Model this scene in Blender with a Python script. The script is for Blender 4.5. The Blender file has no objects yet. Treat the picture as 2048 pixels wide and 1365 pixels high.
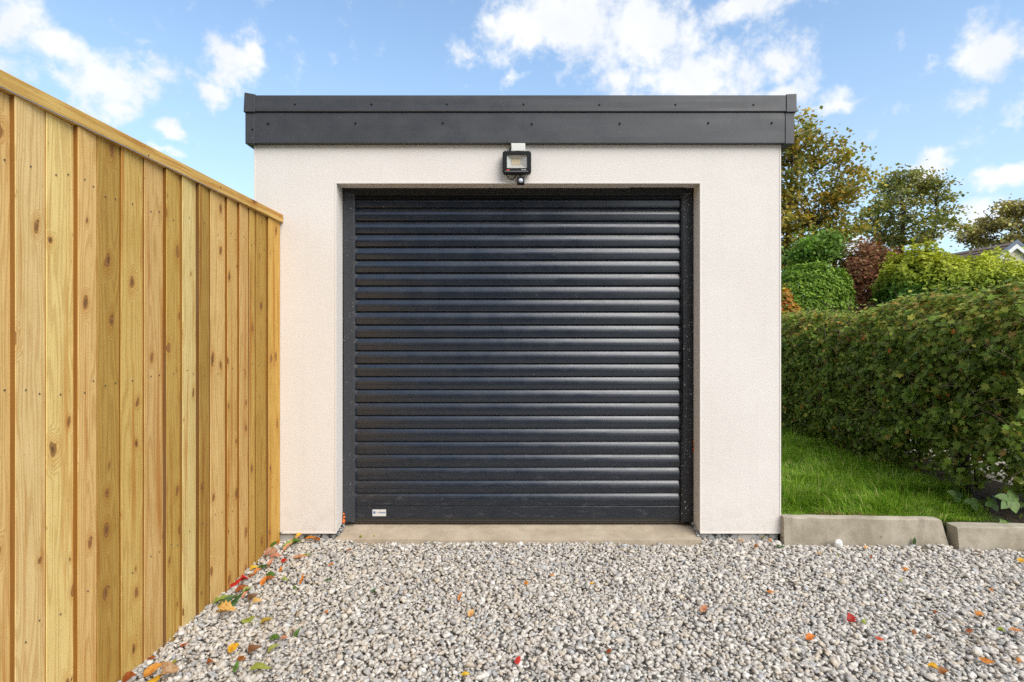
import bpy, bmesh, math, random
import numpy as np
from mathutils import Vector, Matrix, noise as mnoise

R = math.radians
random.seed(7)
rng = np.random.default_rng(11)
sc = bpy.context.scene
C = sc.collection

# ------------------------------------------------------------------ camera
F = 1137.8            # focal length in photo pixels (2048 wide)
EYE = 1.2036          # eye height above the foot of the rendered wall
D = 3.458             # distance to the garage front
cam_d = bpy.data.cameras.new('camera')
cam_d.sensor_width = 36.0
cam_d.lens = 36.0 * F / 2048.0
cam_d.shift_x = -7.0 / 2048.0
cam_d.shift_y = -12.5 / 2048.0
cam_d.clip_start = 0.05
cam_d.clip_end = 2000
cam = bpy.data.objects.new('camera', cam_d)
cam.location = (0, 0, EYE)
cam.rotation_euler = (R(90), 0, 0)
C.objects.link(cam)
sc.camera = cam

# ------------------------------------------------------------------ sun and sky
SUN_DIR = Vector((0.47, -0.56, 0.69)).normalized()
SUN_EL = math.asin(SUN_DIR.z)
SUN_AZ = math.atan2(SUN_DIR.x, SUN_DIR.y)
sun_d = bpy.data.lights.new('sun', 'SUN')
sun_d.energy = 2.2
sun_d.angle = R(48)
sun_d.color = (1.0, 0.945, 0.86)
sun = bpy.data.objects.new('sun', sun_d)
sun.rotation_euler = (-SUN_DIR).to_track_quat('-Z', 'Y').to_euler()
sun.location = (20, -15, 20)
C.objects.link(sun)

sc.view_settings.view_transform = 'Standard'
sc.view_settings.look = 'None'
sc.view_settings.exposure = 0.90
sc.view_settings.gamma = 1.0
sc.view_settings.use_curve_mapping = False
sc.render.engine = 'CYCLES'
sc.cycles.max_bounces = 6
sc.cycles.diffuse_bounces = 3
sc.cycles.glossy_bounces = 3
sc.cycles.transmission_bounces = 4
sc.cycles.transparent_max_bounces = 6
sc.cycles.use_denoising = False
sc.cycles.use_adaptive_sampling = True
sc.cycles.adaptive_threshold = 0.012
sc.cycles.sample_clamp_indirect = 4.0


class NT:
    """small wrapper that makes node trees short to write"""
    def __init__(self, tree):
        self.t = tree

    def n(self, kind, **kw):
        node = self.t.nodes.new(kind)
        for k, v in kw.items():
            setattr(node, k, v)
        return node

    def link(self, a, b):
        self.t.links.new(a, b)

    def put(self, v, sock):
        if isinstance(v, bpy.types.NodeSocket):
            self.t.links.new(v, sock)
        elif v is not None:
            if isinstance(v, (tuple, list)) and len(v) == 3 and sock.type == 'RGBA':
                v = (*v, 1.0)
            sock.default_value = v

    def math(self, op, a, b=None, c=None, clamp=False):
        m = self.n('ShaderNodeMath', operation=op, use_clamp=clamp)
        self.put(a, m.inputs[0]); self.put(b, m.inputs[1])
        if c is not None:
            self.put(c, m.inputs[2])
        return m.outputs[0]

    def vmath(self, op, a, b=None):
        m = self.n('ShaderNodeVectorMath', operation=op)
        self.put(a, m.inputs[0])
        if b is not None:
            self.put(b, m.inputs[1])
        return m.outputs['Value'] if op in ('LENGTH', 'DOT_PRODUCT', 'DISTANCE') else m.outputs[0]

    def mix(self, f, a, b, blend='MIX'):
        m = self.n('ShaderNodeMix', data_type='RGBA', blend_type=blend)
        self.put(f, m.inputs[0]); self.put(a, m.inputs[6]); self.put(b, m.inputs[7])
        return m.outputs[2]

    def noise(self, vec, scale, detail=4, rough=0.55, dist=0.0):
        m = self.n('ShaderNodeTexNoise')
        self.put(vec, m.inputs['Vector'])
        m.inputs['Scale'].default_value = scale
        m.inputs['Detail'].default_value = detail
        m.inputs['Roughness'].default_value = rough
        m.inputs['Distortion'].default_value = dist
        return m.outputs[0]

    def ramp(self, v, lo, hi, a=0.0, b=1.0, smooth=True):
        m = self.n('ShaderNodeMapRange', interpolation_type='SMOOTHSTEP' if smooth else 'LINEAR')
        self.put(v, m.inputs[0])
        m.inputs[1].default_value = lo; m.inputs[2].default_value = hi
        m.inputs[3].default_value = a; m.inputs[4].default_value = b
        return m.outputs[0]


# cloud patches (photo pixel centre, half sizes, weight)
CLOUDS = [
    (30, 40, 120, 80, .9), (120, 110, 120, 50, .85), (60, 165, 90, 40, .6), (230, 165, 130, 68, .9), (235, 225, 70, 40, .8),
    (300, 130, 90, 40, .8), (455, 120, 75, 62, .85), (500, 110, 40, 50, .7), (415, 185, 45, 40, .9), (330, 257, 30, 17, .75),
    (345, 300, 24, 14, .7), (925, 115, 40, 22, .6), (1020, 160, 40, 16, .6),
    (1120, 50, 190, 80, 1), (1290, 60, 170, 100, 1), (1260, 165, 110, 40, .8), (1400, 160, 200, 75, 1), (1520, 5, 170, 45, .95),
    (1570, 130, 80, 45, .75), (1560, 190, 90, 40, .8), (1660, 208, 75, 28, .7), (1960, 100, 125, 66, .95),
    (1845, 338, 70, 34, .95), (1990, 347, 110, 30, .8), (2030, 235, 45, 45, .6), (1930, 205, 60, 35, .4), (1960, 440, 130, 50, .75),
    (1700, 520, 160, 50, .8), (-140, 120, 160, 120, 1), (2200, 330, 150, 60, .9), (1250, -90, 260, 90, 1), (2300, 60, 150, 80, .8),
]
world = bpy.data.worlds.new('World')
sc.world = world
world.use_nodes = True
wt = NT(world.node_tree)
world.node_tree.nodes.clear()
sky = wt.n('ShaderNodeTexSky', sky_type='NISHITA')
sky.sun_disc = False
sky.sun_elevation = SUN_EL
sky.sun_rotation = SUN_AZ
sky.altitude = 50
sky.air_density = 1.0
sky.dust_density = 0.15
sky.ozone_density = 1.0
tc = wt.n('ShaderNodeTexCoord').outputs['Generated']
sep = wt.n('ShaderNodeSeparateXYZ'); wt.link(tc, sep.inputs[0])
az = wt.math('ARCTAN2', sep.outputs[0], sep.outputs[1])
el = wt.math('ARCSINE', sep.outputs[2])
cmb = wt.n('ShaderNodeCombineXYZ'); wt.link(az, cmb.inputs[0]); wt.link(el, cmb.inputs[1])
w1 = wt.noise(tc, 9, 5, 0.6)
w2 = wt.noise(wt.vmath('ADD', tc, (3.1, 1.7, 5.2)), 9, 5, 0.6)
cw = wt.n('ShaderNodeCombineXYZ')
wt.link(wt.math('MULTIPLY', wt.math('SUBTRACT', w1, 0.5), 0.11), cw.inputs[0])
wt.link(wt.math('MULTIPLY', wt.math('SUBTRACT', w2, 0.5), 0.09), cw.inputs[1])
uv = wt.vmath('ADD', cmb.outputs[0], cw.outputs[0])
field = None
for (px, py, rx, ry, wgt) in CLOUDS:
    u, v = (px - 1031) / F, (670 - py) / F
    a0 = math.atan2(u, 1.0)
    e0 = math.atan2(v, math.hypot(u, 1.0))
    ra = rx / F * math.cos(a0) ** 2 * 1.2
    re = ry / F * math.cos(a0) * 1.2
    d = wt.vmath('MULTIPLY', wt.vmath('SUBTRACT', uv, (a0, e0, 0)), (1 / ra, 1 / re, 0))
    val = wt.math('MULTIPLY_ADD', wt.vmath('LENGTH', d), -wgt, wgt)
    field = val if field is None else wt.math('MAXIMUM', field, val)
# the same kind of broken cloud over the rest of the sky
low = wt.noise(wt.vmath('MULTIPLY', tc, (1, 1, 1.8)), 2.6, 4, 0.5)
away = wt.ramp(wt.math('ABSOLUTE', az), 0.85, 1.2)
over = wt.ramp(el, 0.62, 0.85)
general = wt.math('MULTIPLY', wt.ramp(low, 0.44, 0.60), wt.math('MAXIMUM', away, over))
field = wt.math('MAXIMUM', field, general)
fine = wt.noise(tc, 26, 7, 0.62)
field = wt.math('ADD', field, wt.math('MULTIPLY', wt.math('SUBTRACT', fine, 0.52), 1.6))
cover = wt.ramp(field, 0.08, 0.72)
shade = wt.noise(wt.vmath('ADD', tc, (0, 0, 0.06)), 7, 5, 0.55)
ccol = wt.mix(wt.ramp(shade, 0.35, 0.68), (5.9, 6.1, 6.4), (7.0, 7.0, 7.0))
skyc = wt.mix(1.0, sky.outputs[0], (1.38, 1.60, 1.66), 'MULTIPLY')
# thin high haze makes the blue paler
skyc = wt.mix(wt.ramp(el, 0.05, 0.60, 0.55, 0.12), skyc, (4.3, 5.1, 5.9))
wcol = wt.mix(wt.math('MULTIPLY', cover, 0.96), skyc, ccol)
bg = wt.n('ShaderNodeBackground')
bg.inputs['Strength'].default_value = 0.085
wt.link(wcol, bg.inputs['Color'])
wo = wt.n('ShaderNodeOutputWorld')
wt.link(bg.outputs[0], wo.inputs[0])


# ------------------------------------------------------------------ helpers
def at(px, py, y):
    """photo pixel at depth y -> world point"""
    return Vector(((px - 1031) * y / F, y, EYE + (670 - py) * y / F))


def on_ground(px, py, z=-0.04):
    y = F * (EYE - z) / (py - 670)
    return Vector(((px - 1031) * y / F, y, z))


def mat(name):
    m = bpy.data.materials.new(name)
    m.use_nodes = True
    m.node_tree.nodes.clear()
    nt = NT(m.node_tree)
    b = nt.n('ShaderNodeBsdfPrincipled')
    o = nt.n('ShaderNodeOutputMaterial')
    nt.link(b.outputs[0], o.inputs[0])
    return m, nt, b, o


def bump(nt, b, h, strength, dist=0.002):
    n = nt.n('ShaderNodeBump')
    n.inputs['Strength'].default_value = strength
    n.inputs['Distance'].default_value = dist
    nt.put(h, n.inputs['Height'])
    nt.link(n.outputs[0], b.inputs['Normal'])


def link(o, parent=None):
    C.objects.link(o)
    if parent is not None:
        o.parent = parent
    return o


def tag(o, label=None, cat=None, group=None, kind=None):
    if label: o['label'] = label
    if cat: o['category'] = cat
    if group: o['group'] = group
    if kind: o['kind'] = kind
    return o


def empty(name, loc=(0, 0, 0)):
    o = bpy.data.objects.new(name, None)
    o.location = loc
    o.empty_display_size = 0.1
    C.objects.link(o)
    return o


def obj(name, bm, m, parent=None, smooth=False, bevel=0.0, seg=2):
    if bevel > 0:
        bmesh.ops.bevel(bm, geom=list(bm.edges), offset=bevel, segments=seg, affect='EDGES', profile=0.5)
    bmesh.ops.recalc_face_normals(bm, faces=list(bm.faces))
    me = bpy.data.meshes.new(name)
    bm.to_mesh(me); bm.free()
    if isinstance(m, (list, tuple)):
        for k in m: me.materials.append(k)
    else:
        me.materials.append(m)
    if smooth:
        me.polygons.foreach_set('use_smooth', [True] * len(me.polygons))
    return link(bpy.data.objects.new(name, me), parent)


def box(bm, x0, x1, y0, y1, z0, z1):
    vs = [bm.verts.new((x, y, z)) for z in (z0, z1) for y in (y0, y1) for x in (x0, x1)]
    for f in ((0, 1, 3, 2), (4, 5, 7, 6), (0, 1, 5, 4), (2, 3, 7, 6), (0, 2, 6, 4), (1, 3, 7, 5)):
        bm.faces.new([vs[i] for i in f])
    return vs


def bx(*a):
    bm = bmesh.new(); box(bm, *a); return bm


def tube(bm, pts, r, n=8, cap=True):
    pts = [Vector(p) for p in pts]
    rs = r if isinstance(r, (list, tuple)) else [r] * len(pts)
    rings = []
    up = Vector((0.13, 0.31, 0.94)).normalized()
    for i, p in enumerate(pts):
        t = (pts[min(i + 1, len(pts) - 1)] - pts[max(i - 1, 0)])
        if t.length < 1e-9: t = Vector((0, 0, 1))
        t.normalize()
        a = t.cross(up)
        if a.length < 0.05: a = t.cross(Vector((1, 0, 0)))
        a.normalize(); b = t.cross(a)
        rings.append([bm.verts.new(p + (a * math.cos(2 * math.pi * k / n) + b * math.sin(2 * math.pi * k / n)) * rs[i]) for k in range(n)])
    for i in range(len(rings) - 1):
        for k in range(n):
            bm.faces.new((rings[i][k], rings[i][(k + 1) % n], rings[i + 1][(k + 1) % n], rings[i + 1][k]))
    if cap:
        bm.faces.new(rings[0][::-1]); bm.faces.new(rings[-1])


def prism(bm, prof, x0, x1):
    """closed profile of (y, z) swept along x"""
    a = [bm.verts.new((x0, y, z)) for y, z in prof]
    b = [bm.verts.new((x1, y, z)) for y, z in prof]
    n = len(prof)
    for i in range(n):
        bm.faces.new((a[i], a[(i + 1) % n], b[(i + 1) % n], b[i]))
    bm.faces.new(a[::-1]); bm.faces.new(b)


def np_mesh(name, V, faces_idx, nper, m, colors=None, parent=None, smooth=False):
    """V (n,3); faces_idx (k,nper) ; colors (n,3) per vertex"""
    me = bpy.data.meshes.new(name)
    nf = len(faces_idx)
    me.vertices.add(len(V))
    me.vertices.foreach_set('co', np.ascontiguousarray(V, dtype=np.float32).ravel())
    me.loops.add(nf * nper)
    me.polygons.add(nf)
    me.polygons.foreach_set('loop_start', np.arange(0, nf * nper, nper, dtype=np.int32))
    me.loops.foreach_set('vertex_index', np.ascontiguousarray(faces_idx, dtype=np.int32).ravel())
    if smooth:
        me.polygons.foreach_set('use_smooth', np.ones(nf, dtype=bool))
    if colors is not None:
        ca = me.color_attributes.new('Col', 'FLOAT_COLOR', 'POINT')
        cc = np.ones((len(V), 4), dtype=np.float32); cc[:, :3] = colors
        ca.data.foreach_set('color', cc.ravel())
    me.materials.append(m)
    me.update(calc_edges=True)
    return link(bpy.data.objects.new(name, me), parent)


def rand_rot(n, r=rng):
    q = r.normal(size=(n, 4)); q /= np.linalg.norm(q, axis=1, keepdims=True)
    w, x, y, z = q.T
    return np.stack([np.stack([1 - 2 * (y * y + z * z), 2 * (x * y - z * w), 2 * (x * z + y * w)], -1),
                     np.stack([2 * (x * y + z * w), 1 - 2 * (x * x + z * z), 2 * (y * z - x * w)], -1),
                     np.stack([2 * (x * z - y * w), 2 * (y * z + x * w), 1 - 2 * (x * x + y * y)], -1)], 1)


def frames(nrm, spin, r=rng):
    """rotation matrices whose z column is nrm, spun at random (or by spin)"""
    nrm = nrm / np.linalg.norm(nrm, axis=1, keepdims=True)
    ref = np.where(np.abs(nrm[:, 2:3]) < 0.95, np.array([[0, 0, 1.0]]), np.array([[1.0, 0, 0]]))
    a = np.cross(ref, nrm); a /= np.linalg.norm(a, axis=1, keepdims=True)
    b = np.cross(nrm, a)
    c, s = np.cos(spin)[:, None], np.sin(spin)[:, None]
    return np.stack([a * c + b * s, -a * s + b * c, nrm], -1)


def scatter(name, pos, Rm, size, tv, tf, col, m, parent=None, smooth=False):
    """one mesh of many copies of the small template tv/tf"""
    n, k = len(pos), len(tv)
    size = np.asarray(size)
    if size.ndim == 1: size = size[:, None]
    T = tv[None] * size[:, None, :] if size.shape[1] == 3 else tv[None] * size[:, :, None]
    V = np.einsum('nij,nkj->nki', Rm, T) + pos[:, None]
    Fi = tf[None] + (np.arange(n) * k)[:, None, None]
    cc = np.repeat(col, k, axis=0)
    return np_mesh(name, V.reshape(-1, 3), Fi.reshape(-1, tf.shape[1]), tf.shape[1], m, cc, parent, smooth)


def vary(base, n, amt, r=rng):
    base = np.asarray(base, dtype=float)
    v = 1 + r.normal(size=(n, 1)) * amt
    h = 1 + r.normal(size=(n, 3)) * amt * 0.35
    return np.clip(base * v * h, 0.004, 0.95)


# ------------------------------------------------------------------ materials
def m_plain(name, col, rough=0.5, metal=0.0, spec=0.5, var=0.0, scale=40, bmp=0.0, bscale=300, coat=0.0):
    m, nt, b, o = mat(name)
    co = nt.n('ShaderNodeTexCoord').outputs['Object']
    if var > 0:
        f = nt.noise(co, scale, 5, 0.6)
        c = nt.mix(f, tuple(max(0, x * (1 - var)) for x in col), tuple(min(1, x * (1 + var)) for x in col))
        nt.link(c, b.inputs['Base Color'])
    else:
        b.inputs['Base Color'].default_value = (*col, 1)
    b.inputs['Roughness'].default_value = rough
    b.inputs['Metallic'].default_value = metal
    b.inputs['Specular IOR Level'].default_value = spec
    b.inputs['Coat Weight'].default_value = coat
    if bmp > 0:
        bump(nt, b, nt.noise(co, bscale, 3, 0.6), bmp)
    return m


def m_render():
    m, nt, b, o = mat('textured_render')
    co = nt.n('ShaderNodeTexCoord').outputs['Object']
    big = nt.noise(co, 1.6, 4, 0.6)
    c = nt.mix(nt.ramp(big, 0.3, 0.7), (0.725, 0.672, 0.622), (0.758, 0.708, 0.660))
    # faint splash dirt near the foot, spread by an uneven noise
    sp = nt.n('ShaderNodeSeparateXYZ'); nt.link(co, sp.inputs[0])
    grit = nt.noise(co, 90, 3, 0.7)
    spots = nt.ramp(grit, 0.72, 0.80)
    c = nt.mix(nt.math('MULTIPLY', spots, 0.28), c, (0.42, 0.38, 0.33))
    foot = nt.math('MULTIPLY', nt.ramp(sp.outputs[2], 0.0, 0.28, 1, 0), nt.ramp(nt.noise(co, 13, 5, 0.7), 0.42, 0.72))
    c = nt.mix(nt.math('MULTIPLY', foot, 0.30), c, (0.47, 0.40, 0.31))
    runs = nt.noise(nt.vmath('MULTIPLY', co, (26, 26, 0.9)), 1.0, 4, 0.6)
    c = nt.mix(nt.math('MULTIPLY', nt.ramp(runs, 0.52, 0.75), 0.09), c, (0.50, 0.45, 0.39))
    nt.link(c, b.inputs['Base Color'])
    b.inputs['Roughness'].default_value = 0.93
    b.inputs['Specular IOR Level'].default_value = 0.2
    st = nt.vmath('MULTIPLY', co, (0.55, 1, 1))
    h = nt.math('ADD', nt.noise(st, 150, 3, 0.6, 0.6), nt.math('MULTIPLY', nt.noise(co, 420, 2, 0.5), 0.5))
    h = nt.math('ADD', h, nt.math('MULTIPLY', nt.noise(co, 4, 2, 0.5), 1.5))
    bump(nt, b, h, 0.42, 0.003)
    return m


def m_metal(name, col, rough, speck=0.0, spec=0.5, coatlike=0.0, dust=0.0, ior=1.5):
    """powder-coated metal: satin, fine relief, a few paint specks"""
    m, nt, b, o = mat(name)
    co = nt.n('ShaderNodeTexCoord').outputs['Object']
    oi = nt.n('ShaderNodeObjectInfo')
    w = nt.n('ShaderNodeNewGeometry').outputs['Position']
    n1 = nt.noise(w, 2.2, 4, 0.6)
    c = nt.mix(n1, tuple(x * 0.88 for x in col), tuple(x * 1.12 for x in col))
    if speck != 0:
        s = nt.noise(w, 120, 2, 0.5)
        patch = nt.ramp(nt.noise(w, 5, 3, 0.6), 0.40, 0.62)
        k = nt.math('MULTIPLY', nt.ramp(s, 0.735 - 0.06 * speck, 0.755 - 0.06 * speck), patch)
        c = nt.mix(k, c, (0.55, 0.53, 0.5))
    rr = nt.ramp(nt.noise(w, 9, 4, 0.6), 0.3, 0.7, rough * 0.85, rough * 1.2)
    if dust > 0:
        sx = nt.n('ShaderNodeSeparateXYZ'); nt.link(w, sx.inputs[0])
        dn = nt.noise(nt.vmath('MULTIPLY', w, (3, 3, 14)), 3.5, 5, 0.65)
        low = nt.ramp(sx.outputs[2], 0.0, 0.55, 1.0, 0.15)
        k = nt.math('MULTIPLY', nt.math('MULTIPLY', nt.ramp(dn, 0.52, 0.78), low), dust)
        c = nt.mix(k, c, (0.33, 0.33, 0.34))
        rr = nt.math('ADD', rr, nt.math('MULTIPLY', k, 0.5))
    nt.link(c, b.inputs['Base Color'])
    nt.link(rr, b.inputs['Roughness'])
    b.inputs['Specular IOR Level'].default_value = spec
    b.inputs['IOR'].default_value = ior
    h = nt.noise(w, 600, 2, 0.5)
    bump(nt, b, h, 0.02, 0.001)
    return m


def m_wood(name, edge=False):
    m, nt, b, o = mat(name)
    co = nt.n('ShaderNodeTexCoord').outputs['Object']
    oi = nt.n('ShaderNodeObjectInfo')
    off = nt.n('ShaderNodeCombineXYZ')
    nt.link(nt.math('MULTIPLY', oi.outputs['Random'], 31.0), off.inputs[1])
    nt.link(nt.math('MULTIPLY', oi.outputs['Random'], 57.0), off.inputs[2])
    p = nt.vmath('ADD', co, off.outputs[0])
    sp = nt.n('ShaderNodeSeparateXYZ'); nt.link(p, sp.inputs[0])
    Y, Z = sp.outputs[1], sp.outputs[2]
    # knots
    q = nt.n('ShaderNodeCombineXYZ')
    nt.link(nt.math('MULTIPLY', Y, 9.5), q.inputs[0]); nt.link(nt.math('MULTIPLY', Z, 5.2), q.inputs[1])
    wob = nt.math('MULTIPLY', nt.noise(q.outputs[0], 2.0, 2, 0.5), 0.30)
    qq = nt.vmath('ADD', q.outputs[0], wob)
    vo = nt.n('ShaderNodeTexVoronoi', voronoi_dimensions='2D')
    vo.inputs['Scale'].default_value = 1.0
    nt.link(qq, vo.inputs['Vector'])
    sc3 = nt.n('ShaderNodeSeparateColor'); nt.link(vo.outputs['Color'], sc3.inputs[0])
    gate = nt.ramp(sc3.outputs[0], 0.60, 0.605)
    rad = nt.ramp(sc3.outputs[1], 0, 1, 0.03, 0.155, False)
    dist = vo.outputs['Distance']
    rel = nt.math('DIVIDE', dist, rad)
    knot = nt.math('MULTIPLY', nt.ramp(rel, 0.75, 1.15, 1, 0), gate)
    halo = nt.math('MULTIPLY', nt.ramp(rel, 0.9, 3.2, 1, 0), gate)
    core = nt.math('MULTIPLY', nt.ramp(rel, 0.15, 0.85, 1, 0), gate)
    # grain: rings pushed round the knots
    slow = nt.n('ShaderNodeCombineXYZ')
    nt.link(nt.math('MULTIPLY', Y, 6.0), slow.inputs[0]); nt.link(nt.math('MULTIPLY', Z, 0.55), slow.inputs[1])
    drift = nt.noise(slow.outputs[0], 1.4, 3, 0.5)
    ph = nt.math('ADD', nt.math('MULTIPLY', Y, 95.0), nt.math('MULTIPLY', drift, 26.0))
    ph = nt.math('ADD', ph, nt.math('MULTIPLY', halo, 9.0))
    wave = nt.math('MULTIPLY_ADD', nt.math('SINE', nt.math('MULTIPLY', ph, 3.2)), 0.5, 0.5)
    fib = nt.n('ShaderNodeCombineXYZ')
    nt.link(nt.math('MULTIPLY', Y, 330.0), fib.inputs[0]); nt.link(nt.math('MULTIPLY', Z, 5.0), fib.inputs[1])
    nt.link(nt.math('MULTIPLY', sp.outputs[0], 330.0), fib.inputs[2])
    fibre = nt.noise(fib.outputs[0], 1.0, 3, 0.6)
    # long warm heart streaks and blotches of treatment
    st = nt.n('ShaderNodeCombineXYZ')
    nt.link(nt.math('MULTIPLY', Y, 24.0), st.inputs[0]); nt.link(nt.math('MULTIPLY', Z, 0.9), st.inputs[1])
    streak = nt.noise(st.outputs[0], 1.0, 4, 0.55, 0.3)
    blotch = nt.noise(p, 2.3, 5, 0.65)
    base = oi.outputs['Color']
    c = nt.mix(nt.math('MULTIPLY', nt.ramp(wave, 0.35, 1.0), 0.42), base, nt.mix(1.0, base, (0.66, 0.50, 0.34), 'MULTIPLY'))
    c = nt.mix(nt.math('MULTIPLY', nt.ramp(fibre, 0.45, 0.72), 0.32), c, nt.mix(1.0, c, (0.62, 0.52, 0.40), 'MULTIPLY'))
    c = nt.mix(nt.math('MULTIPLY', nt.ramp(streak, 0.53, 0.68), 0.85), c, nt.mix(1.0, base, (0.70, 0.45, 0.24), 'MULTIPLY'))
    c = nt.mix(nt.math('MULTIPLY', nt.ramp(blotch, 0.42, 0.70), 0.55), c, nt.mix(1.0, c, (0.78, 0.72, 0.50), 'MULTIPLY'))
    # thin dark resin streaks
    rs_ = nt.n('ShaderNodeCombineXYZ')
    nt.link(nt.math('MULTIPLY', Y, 62.0), rs_.inputs[0]); nt.link(nt.math('MULTIPLY', Z, 2.6), rs_.inputs[1])
    resin = nt.noise(rs_.outputs[0], 1.0, 2, 0.5, 0.5)
    c = nt.mix(nt.math('MULTIPLY', nt.ramp(resin, 0.70, 0.78), 0.7), c, (0.27, 0.12, 0.035))
    # saw-dark little ticks
    tick = nt.n('ShaderNodeCombineXYZ')
    nt.link(nt.math('MULTIPLY', Y, 190.0), tick.inputs[0]); nt.link(nt.math('MULTIPLY', Z, 34.0), tick.inputs[1])
    tk = nt.noise(tick.outputs[0], 1.0, 2, 0.5)
    c = nt.mix(nt.math('MULTIPLY', nt.ramp(tk, 0.66, 0.76), 0.6), c, (0.16, 0.09, 0.03))
    c = nt.mix(nt.math('MULTIPLY', halo, 0.45), c, nt.mix(1.0, c, (0.80, 0.56, 0.34), 'MULTIPLY'))
    ring = nt.math('MULTIPLY_ADD', nt.math('SINE', nt.math('MULTIPLY', rel, 13.0)), 0.5, 0.5)
    kc = nt.mix(ring, (0.15, 0.058, 0.016), (0.42, 0.190, 0.055))
    kc = nt.mix(core, kc, nt.mix(sc3.outputs[2], (0.30, 0.13, 0.045), (0.055, 0.026, 0.012)))
    c = nt.mix(nt.math('MULTIPLY', knot, 0.88), c, kc)
    if edge:  # dark sawn edge, with the shade of the board gaps painted in
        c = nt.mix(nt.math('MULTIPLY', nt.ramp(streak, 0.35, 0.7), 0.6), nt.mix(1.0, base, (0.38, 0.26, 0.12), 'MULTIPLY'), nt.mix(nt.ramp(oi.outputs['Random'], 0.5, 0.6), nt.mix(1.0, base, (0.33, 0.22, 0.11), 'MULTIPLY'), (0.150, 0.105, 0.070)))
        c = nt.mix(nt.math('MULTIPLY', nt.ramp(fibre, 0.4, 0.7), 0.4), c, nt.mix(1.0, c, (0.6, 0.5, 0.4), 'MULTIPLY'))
    nt.link(c, b.inputs['Base Color'])
    b.inputs['Roughness'].default_value = 0.78
    b.inputs['Specular IOR Level'].default_value = 0.25
    h = nt.math('ADD', nt.math('MULTIPLY', fibre, 1.0), nt.math('MULTIPLY', wave, 0.5))
    h = nt.math('ADD', h, nt.math('MULTIPLY', nt.noise(p, 140, 3, 0.7), 0.6))
    h = nt.math('SUBTRACT', h, nt.math('MULTIPLY', knot, 0.8))
    bump(nt, b, h, 0.5, 0.0014)
    return m


def m_leaf(name, trans=0.35, rough=0.45, spec=0.4, use_obj_color=False):
    m, nt, b, o = mat(name)
    if use_obj_color:
        col = nt.n('ShaderNodeObjectInfo').outputs['Color']
        co = nt.n('ShaderNodeTexCoord').outputs['Object']
        f = nt.noise(co, 60, 4, 0.65)
        col = nt.mix(nt.ramp(f, 0.42, 0.72), col, nt.mix(1.0, col, (0.62, 0.42, 0.30), 'MULTIPLY'))
        g = nt.noise(co, 260, 2, 0.6)
        col = nt.mix(nt.math('MULTIPLY', nt.ramp(g, 0.62, 0.72), 0.6), col, (0.10, 0.05, 0.02))
    else:
        a = nt.n('ShaderNodeAttribute', attribute_name='Col')
        col = a.outputs['Color']
    nt.link(col, b.inputs['Base Color'])
    b.inputs['Roughness'].default_value = rough
    b.inputs['Specular IOR Level'].default_value = spec
    t = nt.n('ShaderNodeBsdfTranslucent')
    nt.link(nt.mix(1.0, col, (1.15, 1.2, 0.7), 'MULTIPLY'), t.inputs['Color'])
    mx = nt.n('ShaderNodeMixShader')
    mx.inputs[0].default_value = trans
    nt.link(b.outputs[0], mx.inputs[1]); nt.link(t.outputs[0], mx.inputs[2])
    nt.link(mx.outputs[0], o.inputs[0])
    return m


def m_attr(name, rough=0.9, nscale=70, amt=0.35, bmp=0.4, bscale=220):
    """per-piece colour with mottling (stones, bark)"""
    m, nt, b, o = mat(name)
    w = nt.n('ShaderNodeTexCoord').outputs['Object']
    col = nt.n('ShaderNodeAttribute', attribute_name='Col').outputs['Color']
    f = nt.noise(w, nscale, 5, 0.65)
    c = nt.mix(nt.ramp(f, 0.36, 0.66), nt.mix(1.0, col, (1 - amt, 1 - amt * 1.02, 1 - amt * 1.06), 'MULTIPLY'), col)
    nt.link(c, b.inputs['Base Color'])
    b.inputs['Roughness'].default_value = rough
    b.inputs['Specular IOR Level'].default_value = 0.25
    bump(nt, b, nt.noise(w, bscale, 4, 0.65), bmp, 0.002)
    return m


def m_ground(name, a, bcol, scale, c3=None, rough=0.95, bmp=0.5, bscale=60):
    m, nt, b, o = mat(name)
    co = nt.n('ShaderNodeTexCoord').outputs['Object']
    f = nt.noise(co, scale, 6, 0.65)
    c = nt.mix(nt.ramp(f, 0.35, 0.65), a, bcol)
    if c3:
        c = nt.mix(nt.ramp(nt.noise(co, scale * 0.13, 4, 0.6), 0.45, 0.65), c, c3)
    nt.link(c, b.inputs['Base Color'])
    b.inputs['Roughness'].default_value = rough
    b.inputs['Specular IOR Level'].default_value = 0.2
    bump(nt, b, nt.noise(co, bscale, 4, 0.7), bmp, 0.01)
    return m


def m_concrete(name, a, bcol):
    m, nt, b, o = mat(name)
    co = nt.n('ShaderNodeTexCoord').outputs['Object']
    f = nt.noise(co, 7, 6, 0.65)
    c = nt.mix(nt.ramp(f, 0.32, 0.68), a, bcol)
    s = nt.noise(co, 170, 3, 0.6)
    c = nt.mix(nt.math('MULTIPLY', nt.ramp(s, 0.62, 0.72), 0.35), c, tuple(x * 0.45 for x in a))
    s2 = nt.noise(nt.vmath('ADD', co, (4, 2, 7)), 150, 3, 0.6)
    c = nt.mix(nt.math('MULTIPLY', nt.ramp(s2, 0.66, 0.74), 0.4), c, tuple(min(1, x * 1.6) for x in bcol))
    run = nt.noise(nt.vmath('MULTIPLY', co, (16, 16, 2.2)), 1.0, 4, 0.6)
    c = nt.mix(nt.math('MULTIPLY', nt.ramp(run, 0.5, 0.7), 0.28), c, tuple(x * 0.62 for x in a))
    nt.link(c, b.inputs['Base Color'])
    b.inputs['Roughness'].default_value = 0.92
    b.inputs['Specular IOR Level'].default_value = 0.2
    bump(nt, b, nt.math('ADD', s, nt.noise(co, 30, 4, 0.6)), 0.45, 0.003)
    return m


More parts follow.
